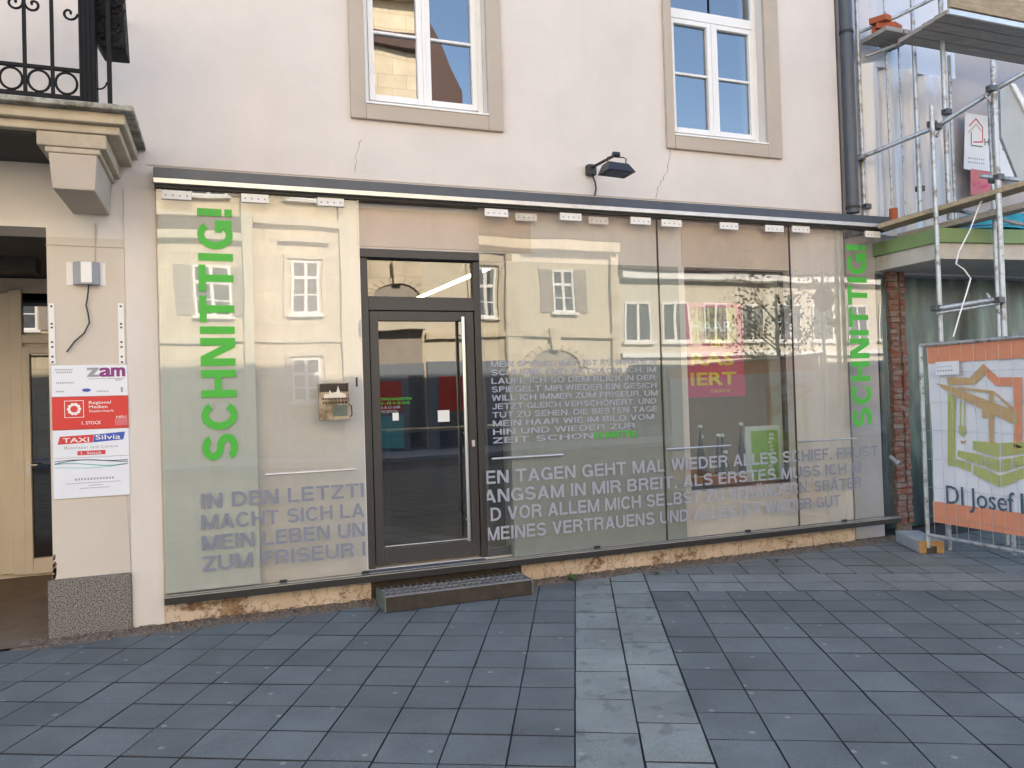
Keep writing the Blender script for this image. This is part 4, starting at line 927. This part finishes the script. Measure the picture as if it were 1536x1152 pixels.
# lit strip lamp on the salon ceiling
ta, tb = atz(592, 462, 3.33), atz(745, 397, 3.33)
tl = thing('ceiling_light', 'lit warm strip light on the salon ceiling, seen above the door', 'ceiling light', (ta + tb) / 2)
dv = (tb - ta).normalized(); sv = Vector((-dv.y, dv.x, 0))
G().obox((ta + tb) / 2 + Vector((0, 0, .045)), dv * (ta - tb).length / 2, sv * .06, (0, 0, .04)).build('housing', M['white2'], tl)
G().obox((ta + tb) / 2, dv * ((ta - tb).length / 2 - .02), sv * .045, (0, 0, .004)).build('diffuser', M['tube'], tl)
ct = thing('counter', 'dark brown reception counter inside the salon behind the door', 'counter', (1.6, 3.2, DZ0))
bx('body', M['roomdark'], ct, 1.9, 3.6, 3.0, 3.5, DZ0 - .009, 1.3, bevel=.01); bx('top', M['wooddark'], ct, 1.85, 3.65, 2.95, 3.55, 1.301, 1.34, bevel=.005)

# ------------------------------------------------------------------ neighbour under construction
nb = thing('building_site_house', 'grey house under construction with green canopy, behind scaffolding', 'house', (9, .25, 0))
wall_holes(G(), 6.60, 30, -.02, H, [(7.02, 12.0, -.02, 3.0)], .26, .6).build('wall', M['nbwall'], nb)
g = G(); g.box(6.6, 30, .602, 11, H - .3, H); g.box(6.6, 30, 11, 11.3, 0, H); g.build('shell', M['nbwall'], nb)
# folded plastic sheeting hung on the wall
def sheet(name, x0, x1, z0, z1, y, amp, nfold, seed, mat_, parent, seg=90):
    rr = random.Random(seed); g = G(); ph = [rr.random() * 6 for _ in range(6)]; rows = []
    for k in range(9):
        v = k / 8; row = []
        for i in range(seg + 1):
            u = i / seg; s = sum(math.sin(u * nfold * (j + 1) * 2.1 + ph[j] + .5 * v * math.sin(j + u * 4)) / (j + 1) for j in range(4))
            row.append(g.bm.verts.new((x0 + (x1 - x0) * u, y + amp * s * (.5 + .5 * v), z0 + (z1 - z0) * v)))
        rows.append(row)
    for a, b in zip(rows, rows[1:]):
        for i in range(seg): g.bm.faces.new([a[i], a[i + 1], b[i + 1], b[i]])
    return g.build(name, mat_, parent, smooth=False)
o = sheet('plastic_sheet', 6.62, 8.15, 3.42, 5.35, .14, .05, 8, 3, M['sheet'], nb); [setattr(p, 'use_smooth', True) for p in o.data.polygons]
o = sheet('plastic_sheet', 6.62, 8.3, 5.36, 9.5, .17, .03, 4, 8, M['sheet'], nb); [setattr(p, 'use_smooth', True) for p in o.data.polygons]
# canopy
cz = 3.34
pl = [(7.0, .259), (7.0, -.6), (12, -1.25), (12, .259)]
g = G(); g.prism([(x, y, 3.19) for x, y in pl], (0, 0, cz - 3.19)); g.build('canopy_fascia', M['canopygreen'], nb, .004)
pl2 = [(7.03, .258), (7.03, -.57), (11.97, -1.2), (11.97, .258)]
g = G(); g.prism([(x, y, 3.02) for x, y in pl2], (0, 0, .169)); g.build('canopy_underside', M['canopygrey'], nb, .004)
# brick pier and dark shopfront
a, b = aty(1340, 600, .2).x, aty(1364, 600, .2).x
g = G(); rr = random.Random(21); z = .12
while z < 3.0:
    h_ = .068; g.box(a + rr.uniform(0, .02), (a + b) / 2 + .01 + rr.uniform(-.03, .03), .20 + rr.uniform(-.012, .012), .2595, z, z + h_ - .008); g.box((a + b) / 2 + .045, b - rr.uniform(0, .015), .20 + rr.uniform(-.012, .012), .2595, z, z + h_ - .008); z += h_
g.build('brick_pier', M['brick'], nb); bx('pier_mortar', M['soil'], nb, a + .01, b - .01, .225, .2592, 0, 3.01)
o = sheet('debris_film', 7.22, 12.0, .02, 3.0, .45, .02, 9, 5, M['net'], nb, 140); [setattr(p, 'use_smooth', True) for p in o.data.polygons]
bx('shop_interior', M['dark'], nb, 7.0, 12, .75, .8, 0, 3.1)
# posters
def polyx(pts, fn, off): return [fn(*p) + off for p in pts]
yn = .13
pos = thing('house_poster', 'white poster with red and green house outline on the scaffolded wall', 'poster', aty(1480, 262, yn))
q = [aty(1446, 253, yn), aty(1532, 272, yn), aty(1520, 180, yn), aty(1448, 169, yn)]
g = G(); g.prism(q, (0, .006, 0)); g.build('sheet', M['signwhite'], pos)
def band(px, wpx, m_, par, fn, name):
    pts = [fn(*p) for p in px]; g = G()
    for a, b in zip(pts, pts[1:]):
        n_ = (b - a).normalized(); s_ = n_.cross(Vector((0, 1, 0))) * wpx * .0035; g.quad(a - s_, b - s_, b + s_, a + s_)
    g.build(name, M[m_], par, fixn=False)
fy = lambda px, py: aty(px, py, yn - .002)
fy2 = lambda px, py: aty(px, py, yn - .003)
band([(1454, 189), (1464, 178), (1474, 191), (1474, 213), (1460, 213)], 2.2, 'redprint', pos, fy, 'roof_print'); band([(1452, 199), (1464, 187), (1472, 196)], 1.5, 'ochre', pos, fy2, 'house_print'); band([(1457, 198), (1457, 218), (1474, 220)], 1.8, 'leaf', pos, fy2, 'house_print')
q = fy(1477, 218); text('lettering', 'H', q, X, Z, None, .09, M['navy'], pos, .01); q = fy(1504, 226); text('lettering', 'MM', q, X, Z, None, .08, M['navy'], pos, .01)
for yy in (238, 244):
    p0, p1 = fy(1452, yy), fy(1478, yy + 3); g = G()
    for k in range(8): 
        c = p0 + (p1 - p0) * (k / 8); g.quad(c, c + Vector((.018, 0, 0)), c + Vector((.018, 0, .018)), c + Vector((0, 0, .018)))
    g.build('small_print', M['greyprint'], pos)
rp_ = thing('red_poster', 'small red poster below the white house poster on the scaffolded wall', 'poster', aty(1478, 288, yn))
g = G(); g.prism([aty(1456, 292, yn), aty(1503, 296, yn), aty(1503, 260, yn), aty(1456, 253, yn)], (0, .006, 0)); g.build('sheet', M['rose'], rp_)
g = G(); rr = random.Random(6)
for k in range(9): c = aty(1460 + rr.random() * 36, 262 + rr.random() * 26, yn - .002); g.quad(c, c + Vector((.05, 0, .01)), c + Vector((.04, 0, .04)), c + Vector((-.005, 0, .03)))
g.build('print', M['pink'], rp_)
# scaffold
sf = thing('scaffold', 'galvanised tube scaffold with board decks on the house under construction', 'scaffold', (7.0, -.7, 0))
def post(p, z0, z1, r=.024, name='standard'): G().tube([(p.x, p.y, z0), (p.x, p.y, z1)], r, 10).build(name, M['galv'], sf, smooth=True)
pA = aty(1292, 200, .12); pE = aty(1403, 300, -.66); pF = aty(1498, 300, -1.1); pG = aty(1487, 230, -.75); pC = aty(1374, 150, -.25); pD = aty(1417, 150, -.55); pB = aty(1334, 200, .05)
post(pA, 3.5, 9.5); post(pB, 3.45, 9.5, .014); post(pE, 0.0, aty(1403, 160, -.66).z); post(pF, 0, aty(1496, 92, -1.1).z, .027); post(pG, 0, aty(1487, 152, -.75).z, .02); post(pC, 3.5, 9.5); post(pD, 3.45, 9.5, .026); post(aty(1428, 200, -.3), 3.45, 5.36, .018); post(aty(1351, 150, .02), 3.5, 5.55, .012)
def tub(pts, r=.024, name='ledger', m_='galv'): return G().tube(pts, r, 10).build(name, M[m_], sf, smooth=True)
tub([aty(1282, 240, .1), aty(1405, 190, -.62), aty(1500, 130, -1.12), aty(1560, 96, -1.4)])
tub([aty(1405, 463, -.7), aty(1500, 448, -1.12)]); tub([aty(1405, 470, -.7), aty(1500, 455, -1.12)], .014)
tub([aty(1290, 48, .1), aty(1345, 25, -.2), aty(1420, -12, -.6)], .02); tub([aty(1298, 85, .1), aty(1350, 65, -.1), aty(1420, 25, -.55)], .02)
tub([aty(1380, 318, -.2), aty(1440, 316, -.6), aty(1540, 338, -1.0)], .022); tub([aty(1470, 264, -.9), aty(1530, 270, -1.2)], .024)
tub([aty(1480, 440, -1.0), aty(1500, 470, -1.1)], .014, 'brace'); tub([aty(1405, 205, -.66), aty(1418, 180, -.62)], .014, 'brace'); tub([aty(1476, 142, -1.05), aty(1498, 168, -1.1)], .012, 'brace')
for (px, py, y) in ((1291, 237, .1), (1405, 190, -.64), (1398, 186, -.6), (1487, 133, -1.1), (1420, 168, -.6), (1404, 462, -.7), (1499, 450, -1.12), (1498, 266, -1.1), (1490, 270, -.9), (1380, 283, -.2), (1300, 310, .1), (1334, 72, .05)):
    q = aty(px, py, y); g = G(); g.obox(q, (.04, 0, 0), (0, .035, 0), (0, 0, .03)); g.tube([q + Vector((-.06, 0, .015)), q + Vector((.06, 0, .015))], .011, 6); g.build('clamp', M['galvdark'], sf, .008)
DKX = aty(1421, 21, -1.02).x
# upper deck: four boards along the facade and a toe board
for k in range(4):
    y = -1.02 + k * .165; bx('deck_board', M['wooddark'], sf, DKX + .02 * k, 12.5, y, y + .155, 5.36, 5.405, bevel=.004)
bx('deck_edge', M['alu'], sf, DKX, 12.5, -1.045, -1.0205, 5.35, 5.40); bx('toe_board', M['wood'], sf, DKX, 12.5, -1.06, -1.0205, 5.41, 5.62, bevel=.003)
for k in range(2): bx('deck_board', M['wooddark'], sf, 6.78 + .26 * k, 7.02 + .26 * k, -.26, .1, 5.55, 5.6, bevel=.004)
# lower board leading out
def board(p0, p1, wd_, th, m_, name):
    d_ = (p1 - p0); s_ = Vector((d_.y, -d_.x, 0)).normalized() * -1; u_2 = d_.normalized().cross(s_)
    G().obox((p0 + p1) / 2, d_ / 2, s_ * wd_ / 2, u_2 * th / 2).build(name, M[m_], sf, .004)
board(aty(1322, 342, -.05), aty(1560, 272, -1.35), .26, .05, 'wood', 'plank'); board(aty(1340, 352, -.05) + Vector((.1, 0, -.03)), aty(1560, 296, -1.3) + Vector((.1, 0, -.03)), .2, .06, 'wooddark', 'plank')
# bricks, tin, panel, tarp, rope lying on and hung from the scaffold
q = aty(1334, 22, -.08); bk = thing('brick_pile', 'broken orange bricks heaped on the upper scaffold boards', 'brick pile', (q.x, -.08, 5.602)); rr = random.Random(13)
for k in range(7): 
    an = rr.random() * 3; c = Vector((6.86 + rr.uniform(-.05, .3), -.1 + rr.uniform(-.1, .08), 5.645 + (k // 4) * .07)); G().obox(c, (.10 * math.cos(an), .10 * math.sin(an), .01), (-.055 * math.sin(an), .055 * math.cos(an), 0), (0, 0, .033)).build('brick', M['terracotta'], bk, .006)
q = aty(1340, 314, .02); ti = thing('paint_tin', 'small orange tin on the lower scaffold plank beside the wall', 'tin', (q.x, .02, 3.53))
G().lathe((q.x, .02, 3.52), [(.045, 0), (.047, .01), (.045, .02), (.045, .16), (.047, .17), (.04, .175)], 16).build('body', M['terracotta'], ti, smooth=True); G().tube([(q.x - .045, .02, 3.66), (q.x - .02, .0, 3.6), (q.x + .03, .0, 3.6), (q.x + .045, .02, 3.66)], .004, 5).build('handle', M['steel'], ti)
ip = thing('insulation_panel', 'pale grey panel leaning on the scaffold beside the house poster', 'panel', aty(1515, 250, -.85))
q = [aty(1502, 205, -.95), aty(1530, 275, -.95), aty(1600, 300, -.95), aty(1560, 160, -.95), aty(1516, 126, -.95), aty(1500, 135, -.95)]
g = G(); g.prism(q, (.03, .05, 0)); g.build('board', mat('grey_panel', (.42, .44, .44), .6, var=.06), ip, .004)
q = [aty(1514, 126, -.955), aty(1521, 127, -.955), aty(1546, 172, -.955), aty(1541, 178, -.955)]; g = G(); g.prism(q, (0, -.02, 0)); g.build('edge_strip', M['white'], ip)
tp = thing('turquoise_tarp', 'crumpled turquoise tarpaulin lying on the green canopy', 'tarpaulin', (7.8, -.5, cz))
g = G(); rr = random.Random(17); nx_, ny_ = 34, 12; gr = []
for i in range(nx_ + 1):
    gr.append([g.bm.verts.new((7.12 + i * 3.2 / nx_, -.52 - .11 * i * 3.2 / nx_ + j * .6 / ny_, cz + .012 + (.30 * min(1, i / 9)) * math.sin(math.pi * (j + .5) / (ny_ + 1)) * rr.uniform(.65, 1.1))) for j in range(ny_ + 1)])
for i in range(nx_):
    for j in range(ny_): g.bm.faces.new([gr[i][j], gr[i + 1][j], gr[i + 1][j + 1], gr[i][j + 1]])
g.build('sheet', M['tarp'], tp)
G().tube([gr_ for gr_ in [(7.3, -.6, cz + .02), (7.7, -.66, cz + .05), (8.2, -.72, cz + .06), (8.9, -.8, cz + .05)]], .006, 5).build('hem_cord', M['navy'], tp)
ro = thing('rope', 'thin white rope hanging from the scaffold plank over the canopy', 'rope', aty(1455, 395, -.85))
tag(ro); G().tube([aty(x, y, -.9) for x, y in ((1472, 300), (1455, 345), (1438, 378), (1434, 396), (1446, 404), (1456, 418), (1449, 442), (1440, 470), (1430, 505))], .007, 6).build('strand', M['cap'], ro)
G().lathe(aty(1472, 300, -.9), [(.012, -.02), (.016, 0), (.012, .02)], 8).build('knot', M['cap'], ro)

# ------------------------------------------------------------------ site fence, its banner and foot
FX = 6.60
fe = thing('site_fence', 'galvanised mesh site fence panel standing at right angles to the shop', 'fence', (FX, -2.4, 0))
y0, y1, z0, z1 = -.69, -4.15, .17, 2.12
for y in (y0, y1): G().tube([(FX, y, .06), (FX, y, z1)], .021, 12).build('post', M['galv'], fe, smooth=True)
for z in (z1 - .02, z0 + .02): G().tube([(FX, y0, z), (FX, y1, z)], .019, 12).build('crossbar', M['galv'], fe, smooth=True)
g = G(); y = y0 - .1
while y > y1: g.tube([(FX - .016, y, z0), (FX - .016, y, z1 - .02)], .0017, 5); y -= .125
z = z0 + .22
while z < z1 - .1: g.tube([(FX - .019, y0, z), (FX - .019, y1, z)], .0017, 5); z += .285
g.build('wire_mesh', M['galv'], fe)
for (u_v, nm) in (((6.595, -.76), 0), ((6.60, -4.15), 1)):
    fb = thing('concrete_block', ('grey concrete fence foot with ochre end on the paving, near the shop', 'grey concrete fence foot at the far end of the fence panel')[nm], 'fence foot', (u_v[0], u_v[1], 0), 'fence feet')
    d_ = Vector((.30, .60, 0)).normalized() if nm == 0 else Vector((1, .1, 0)).normalized(); s_ = Vector((d_.y, -d_.x, 0)); c_ = Vector((u_v[0], u_v[1], .066)) + d_ * .36
    G().obox(c_, d_ * .30, s_ * .123, (0, 0, .064)).build('block', M['concrete'], fb, .012)
    e_ = c_ - d_ * .305
    g = G(); g.obox(e_ + Vector((0, 0, .036)), d_ * .0045, s_ * .12, (0, 0, .026)); g.obox(e_ + s_ * .085 + Vector((0, 0, -.026)), d_ * .0045, s_ * .035, (0, 0, .036)); g.obox(e_ - s_ * .085 + Vector((0, 0, -.026)), d_ * .0045, s_ * .035, (0, 0, .036)); g.build('stained_end', M['rust'], fb)
    g = G(); g.obox(e_ + Vector((0, 0, -.026)), d_ * .002, s_ * .049, (0, 0, .035)); g.build('notch', M['stepdark'], fb)
bn = thing('banner', 'white site banner with orange bands, crane and house logo, DI Josef', 'banner', (FX, -2.3, 1.2))
bxp = FX + .012
fx = lambda px, py, o=0: atx(px, py, bxp - .001 - o)
b0 = -.76
g = G(); nb_ = 40
rowz = []
for k in range(9):
    zz = .33 + (2.085 - .33) * k / 8; rowz.append([g.bm.verts.new((bxp + .013 + .006 * math.sin(i * .9 + k * .7) + .006 * math.sin(i * 2.3 - k * 1.1), b0 - i * (3.3) / nb_, zz)) for i in range(nb_ + 1)])
for a, b in zip(rowz, rowz[1:]):
    for i in range(nb_): g.bm.faces.new([a[i], a[i + 1], b[i + 1], b[i]])
o = g.build('cloth', M['banner'], bn); [setattr(p, 'use_smooth', True) for p in o.data.polygons]
for (za, zb) in ((1.915, 2.087), (.328, .535)):
    g = G(); g.quad((bxp - .002, b0 + .003, za), (bxp - .002, b0 - 3.3, za), (bxp - .002, b0 - 3.3, zb), (bxp - .002, b0 + .003, zb)); g.build('orange_band', M['orange'], bn)
def lg(pts, m_, o=.002, name='logo_print'):
    g = G(); g.poly([fx(x, y, o) for x, y in pts]); g.build(name, M[m_], bn, fixn=False)
def zc_(pts): return [(1370 + x * 166 / 531, 480 + y * 360 / 1152) for x, y in pts]
lg(zc_([(160, 275), (270, 277), (335, 210), (345, 260), (290, 310), (165, 310)]), 'ochre'); lg(zc_([(335, 210), (405, 275), (520, 275), (520, 318), (395, 315), (340, 262)]), 'orange')
lg(zc_([(480, 318), (520, 318), (522, 640), (482, 640)]), 'orange'); lg(zc_([(165, 350), (200, 372), (200, 705), (165, 695)]), 'olive')
lg(zc_([(105, 303), (180, 318), (500, 440), (505, 500), (470, 495), (200, 365)]), 'ochre', .003); lg(zc_([(205, 320), (370, 338), (372, 352), (215, 332)]), 'ochre', .003); lg(zc_([(370, 338), (385, 340), (500, 438), (478, 440)]), 'ochre', .003)
lg(zc_([(362, 340), (385, 340), (385, 590), (362, 590)]), 'ochre', .0025); lg(zc_([(330, 410), (375, 420), (370, 470), (330, 470)]), 'ochre', .0035)
lg(zc_([(222, 385), (228, 385), (228, 510), (222, 510)]), 'olive', .003); lg(zc_([(242, 395), (248, 395), (248, 510), (242, 510)]), 'olive', .003); lg(zc_([(218, 508), (250, 508), (252, 545), (235, 560), (218, 540)]), 'olive', .003); lg(zc_([(225, 575), (232, 595), (250, 590), (255, 575), (240, 582)]), 'ochre', .003)
lg(zc_([(285, 580), (412, 590), (412, 660), (285, 622)]), 'olive'); lg(zc_([(420, 590), (530, 585), (530, 640), (420, 655)]), 'olive'); lg(zc_([(212, 625), (335, 650), (335, 700), (212, 655)]), 'olive'); lg(zc_([(345, 655), (412, 670), (412, 730), (345, 705)]), 'olive'); lg(zc_([(420, 670), (470, 662), (470, 715), (420, 730)]), 'olive'); lg(zc_([(478, 660), (530, 650), (530, 700), (478, 712)]), 'olive')
lg(zc_([(205, 665), (275, 690), (275, 730), (205, 700)]), 'olive'); lg(zc_([(288, 695), (412, 745), (412, 802), (288, 740)]), 'olive'); lg(zc_([(420, 745), (530, 710), (530, 760), (420, 802)]), 'olive')
q = fx(1420, 755); q2 = fx(1520, 768)
text('lettering', 'DI Josef', (bxp - .003, q.y, q.z + .0), (0, -1, 0), (0, 0, 1), abs(q2.y - q.y) + .015, .19, M['navy'], bn, .006)
q = fx(1532, 770); text('lettering', 'I', (bxp - .003, q.y, q.z), (0, -1, 0), (0, 0, 1), None, .19, M['navy'], bn, .006)
fs = thing('fence_tag', 'small white tag wired on the banner fence below the orange top band', 'sign', (FX - .03, -.9, 1.85))
a, b = atx(1404, 563, FX - .028), atx(1438, 541, FX - .028)
bx('plate', M['signwhite'], fs, FX - .03, FX - .026, b.y, a.y, a.z, b.z); g = G()
for k in range(6):
    y = a.y - .02 - k * .03; g.quad((FX - .031, y, a.z + .035), (FX - .031, y - .018, a.z + .035), (FX - .031, y - .018, a.z + .05), (FX - .031, y, a.z + .05)); g.quad((FX - .031, y, a.z + .075), (FX - .031, y - .014, a.z + .075), (FX - .031, y - .014, a.z + .085), (FX - .031, y, a.z + .085))
g.build('small_print', M['greyprint'], fs)
# rubble behind the fence foot
rb = thing('pipe_stub', 'pale plastic pipe stub sticking out beside the brick pier', 'pipe', aty(1341, 690, .05)); q = aty(1341, 690, .05)
G().tube([q + Vector((-.01, .05, .04)), q + Vector((.02, -.01, -.02))], .022, 10).build('stub', M['concrete'], rb); G().tube([q + Vector((.025, -.013, -.02)), q + Vector((.035, -.03, -.04))], .032, 10).build('socket', M['greyprint'], rb)

# ------------------------------------------------------------------ houses across the square (they show as reflections)
OY = -18.0; fc_ = None
def far_window(par, x0, x1, z0, z1, shutters=False, cross=True):
    g = G(); t_ = .07; y1, y0 = OY + .0, OY - .10
    y0 = OY + .002; y1 = OY + .05
    g.box(x0, x0 + t_, y0, y1, z0, z1); g.box(x1 - t_, x1, y0, y1, z0, z1); g.box(x0 + t_, x1 - t_, y0, y1, z1 - t_, z1); g.box(x0 + t_, x1 - t_, y0, y1, z0, z0 + t_)
    xm = (x0 + x1) / 2; g.box(xm - .05, xm + .05, y0, y1 - .01, z0 + t_, z1 - t_)
    if cross:
        zm = z0 + (z1 - z0) * .66; g.box(x0 + t_, xm - .05, y0, y1 - .012, zm - .05, zm + .05); g.box(xm + .05, x1 - t_, y0, y1 - .012, zm - .05, zm + .05)
        zq = z0 + (z1 - z0) * .33; g.box(x0 + t_, xm - .05, y0, y1 - .02, zq - .02, zq + .02); g.box(xm + .05, x1 - t_, y0, y1 - .02, zq - .02, zq + .02)
    w_ = g.build('window', M['white'], par)
    g = G(); g.box(x0 + t_, x1 - t_, OY + .003, OY + .015, z0 + t_, z1 - t_); g.build('pane', M['bldglass'], w_)
    g = G(); g.box(x0 - .1, x1 + .1, y0, OY + .16, z0 - .09, z0 - .002); g.build('sill', M['white'], w_)
    if par is not fc_: 
        g = G(); g.box(x0 - .2, x0 - .102, y0, OY + .07, z0 - .09, z1 + .2); g.box(x1 + .102, x1 + .2, y0, OY + .07, z0 - .09, z1 + .2); g.box(x0 - .102, x1 + .102, y0, OY + .10, z1 + .06, z1 + .2); g.build('window_surround', M['stonebld2'], par) if not shutters else g.bm.free()
    if shutters:
        for a, b in ((x0 - .52, x0 - .04), (x1 + .04, x1 + .52)): G().box(a, b, OY + .002, OY + .04, z0, z1).build('shutter', M['shutter'], par)
def strip(par, name, m_, x0, x1, z0, z1, d): bx(name, M[m_], par, x0, x1, OY + .001, OY + d, z0, z1)
fa = thing('far_stone_house', 'tall sandstone house across the square, mirrored in the left pane', 'house', (-6, OY, 0))
G().box(-22, 6.2, OY - 9, OY, -.02, 15.5).build('wall', M['stonebld'], fa)
for x in (-13.5, -10, -6.4, -3.5): 
    for z in (4.45, 8.0, 11.4): far_window(fa, x - .5, x + .5, z, z + 1.65, True)
for x in (-.33,):
    for z in (4.40, 8.0, 11.4): far_window(fa, x - .5, x + .5, z, z + 1.5, True)
for z in (4.50, 8.0, 11.4): far_window(fa, 1.95, 2.8, z, z + 1.65)
far_window(fa, 1.95, 2.8, 1.75, 3.1)
strip(fa, 'pilaster', 'stonebld2', .55, .85, .1, 15.2, .14); strip(fa, 'pilaster', 'stonebld2', 3.45, 3.95, .1, 15.2, .16); strip(fa, 'pilaster', 'stonebld2', -5.2, -4.8, .1, 15.2, .14)
strip(fa, 'string_course', 'stonebld2', -22, .54, 3.6, 3.78, .12); strip(fa, 'string_course', 'stonebld2', .86, 3.44, 3.6, 3.75, .10); strip(fa, 'string_course', 'roof', -22, .54, 6.9, 7.35, .10); strip(fa, 'string_course', 'stonebld2', -22, .54, 6.65, 6.89, .25); strip(fa, 'string_course', 'stonebld2', .86, 3.44, 7.2, 7.4, .2)
strip(fa, 'window_hood', 'stonebld2', 1.6, 3.1, 6.7, 6.85, .18)
strip(fa, 'string_course', 'roof', 4.0, 6.15, 13.3, 13.8, .3); strip(fa, 'string_course', 'stonebld2', 4.0, 6.15, 4.0, 4.3, .45); strip(fa, 'shopfront', 'shopgrey', 4.05, 6.15, .1, 2.9, .06)
for (a, b, c, d, m_) in ((4.3, 5.35, 1.35, 2.3, 'red'), (4.3, 5.4, .2, 1.2, 'teal'), (5.6, 6.1, .2, 2.5, 'bldglass')): bx('shop_panel', M[m_], fa, a, b, OY + .061, OY + .09, c, d)
bx('cornice', M['stonebld2'], fa, -22, 6.25, OY + .001, OY + .5, 15.0, 15.5); g = G(); g.box(-22, 6.2, OY - 9, OY + .3, 15.503, 16.2); g.build('roof', M['roof'], fa)
fb_ = thing('far_arch_house', 'cream house with arched doorway and shutters, mirrored in the middle', 'house', (9, OY, 0))
G().box(6.204, 13.25, OY - 9, OY - .0, -.02, 7.1).build('wall', M['stonebld2'], fb_)
g = G(); g.prism([(8.0, OY + .45, 7.103), (8.0, OY - 4.5, 12.5), (8.0, OY - 9, 7.103)], (5.25, 0, 0)); g.build('roof', M['roof'], fb_)
g = G(); g.prism([(6.21, OY + .02, 7.103), (7.99, OY + .02, 7.103), (7.99, OY + .02, 12.2), (6.6, OY + .02, 15.2), (6.21, OY + .02, 15.2)], (0, -8, 0)); g.build('gable', M['roof'], fb_)
G().box(6.3, 7.2, OY - 4.2, OY - 3.4, 11.6, 14.2).build('chimney', M['stonebld2'], fb_)
strip(fb_, 'cornice', 'stonebld', 6.21, 13.2, 6.75, 7.1, .4); strip(fb_, 'string_course', 'stonebld', 6.21, 13.2, 3.72, 3.9, .16); strip(fb_, 'pilaster', 'stonebld', 8.95, 9.5, .1, 6.74, .12); strip(fb_, 'pilaster', 'stonebld', 12.95, 13.24, .1, 6.74, .14)
far_window(fb_, 10.74, 11.55, 4.58, 6.13, True); far_window(fb_, 7.95, 8.6, 4.4, 6.1); # arched doorway with keystone
for cx0, zt, r0, fb_ in ((5.3, 5.0, .8, fa), (10.7, 2.7, .95, fb_)):
    g = G(); ring = []
    for k in range(13):
        an = math.pi * k / 12; ring.append((cx0 + r0 * math.cos(an), OY + .004, zt + r0 * .62 * math.sin(an)))
    g.prism([(cx0 + r0, OY + .004, .1)] + ring + [(cx0 - r0, OY + .004, .1)], (0, .02, 0)); dr = g.build('arched_door', M['shutter'], fb_)
    for k in range(12):
        a0, a1 = math.pi * k / 12, math.pi * (k + 1) / 12; c = lambda an, rr_: (cx0 + rr_ * math.cos(an), OY + .002, zt + rr_ * .64 * math.sin(an))
        if k == 0: g = G()
        g.prism([c(a0 + .01, r0), c(a1 - .01, r0), c(a1 - .01, r0 + .3), c(a0 + .01, r0 + .3)], (0, .10, 0))
    g.build('arch_stones', M['stonebld'], fb_)
    G().prism([(cx0 - .14, OY + .1, zt + r0 * .6), (cx0 + .14, OY + .1, zt + r0 * .6), (cx0 + .22, OY + .1, zt + r0 * .6 + .75), (cx0 - .22, OY + .1, zt + r0 * .6 + .75)], (0, .15, 0)).build('keystone', M['stonebld'], fb_)
# shopfront at street level with red and grey panels
strip(fb_, 'shopfront', 'shopgrey', 6.25, 8.9, .1, 2.95, .10)
for (a, b, c, d, m_) in ((6.6, 7.9, 1.25, 2.45, 'red'), (6.6, 8.0, .2, 1.15, 'bldglass')): bx('shop_panel', M[m_], fb_, a, b, OY + .101, OY + .13, c, d)
fc = thing('far_low_house', 'pale low house with white framed windows, mirrored in the right panes', 'house', (20, OY, 0))
fc_ = fc
G().box(13.254, 34, OY - 9, OY - .0, -.02, 6.15).build('wall', M['whitebld'], fc)
g = G(); g.prism([(13.254, OY + .5, 6.153), (13.254, OY - 4.5, 11.5), (13.254, OY - 9, 6.153)], (20.7, 0, 0)); g.build('roof', M['roof'], fc)
strip(fc, 'cornice', 'white', 13.3, 34, 5.85, 6.14, .35); strip(fc, 'string_course', 'white', 13.3, 34, 3.0, 3.18, .2)
x = 14.05
while x < 33: far_window(fc, x - .55, x + .55, 3.6, 5.0, False, False); x += 1.62 if x < 15 else 1.72
strip(fc, 'shop_awning', 'shopgrey', 13.6, 33, 2.45, 2.7, .5); strip(fc, 'shopfront', 'shopgrey', 13.6, 33, .1, 2.449, .06)
for k in range(7): bx('shop_panel', M['bldglass'], fc, 14.0 + k * 2.6, 16.1 + k * 2.6, OY + .061, OY + .08, .5, 2.2)
# street sign and young tree on the far side
sp = thing('road_sign', 'round grey road sign on a white post across the square', 'road sign', (13.2, -9.0, 0))
q = aty(1234, 449, 9.0); G().tube([(q.x, -9, 0), (q.x, -9, q.z + .9)], .035, 10).build('post', M['white'], sp); G().tube([(q.x, -9 + .05, q.z), (q.x, -9 + .07, q.z)], .33, 24).build('disc', M['shutter'], sp)
sp.location.x = q.x
for ch in sp.children: ch.location.x -= q.x - 13.2
def tree(x, y, h_, lab, seed):
    t_ = thing('young_tree', lab, 'tree', (x, y, 0)); rr = random.Random(seed)
    g = G(); tips = []
    g.tube([(x, y, 0), (x + .04, y, h_ * .3), (x - .03, y + .03, h_ * .55), (x, y, h_ * .9)], [.075, .06, .045, .012], 8)
    for k in range(16):
        z = h_ * rr.uniform(.38, .82); an = rr.random() * math.tau; ln = h_ * rr.uniform(.16, .3); p0 = Vector((x, y, z)); p1 = p0 + Vector((math.cos(an) * ln * .6, math.sin(an) * ln * .6, ln * .45)); p2 = p0 + Vector((math.cos(an) * ln, math.sin(an) * ln, ln * 1.0))
        g.tube([p0, p1, p2], [.022, .013, .005], 5); tips += [p1, p2, (p1 + p2) / 2]
    g.build('trunk', M['stepdark'], t_)
    g = G()
    for k in range(700):
        c = rr.choice(tips) + Vector((rr.gauss(0, .22), rr.gauss(0, .22), rr.gauss(0, .2))); a = Vector((rr.gauss(0, 1), rr.gauss(0, 1), rr.gauss(0, 1))).normalized() * .05; b = a.orthogonal().normalized() * .035
        g.quad(c - a, c + b, c + a, c - b)
    g.build('crown', M['leaf'], t_, fixn=False)
q = aty(1165, 480, 9.5); tree(q.x, -9.5, 4.6, 'small leafy tree across the square, mirrored in the shop window', 3)
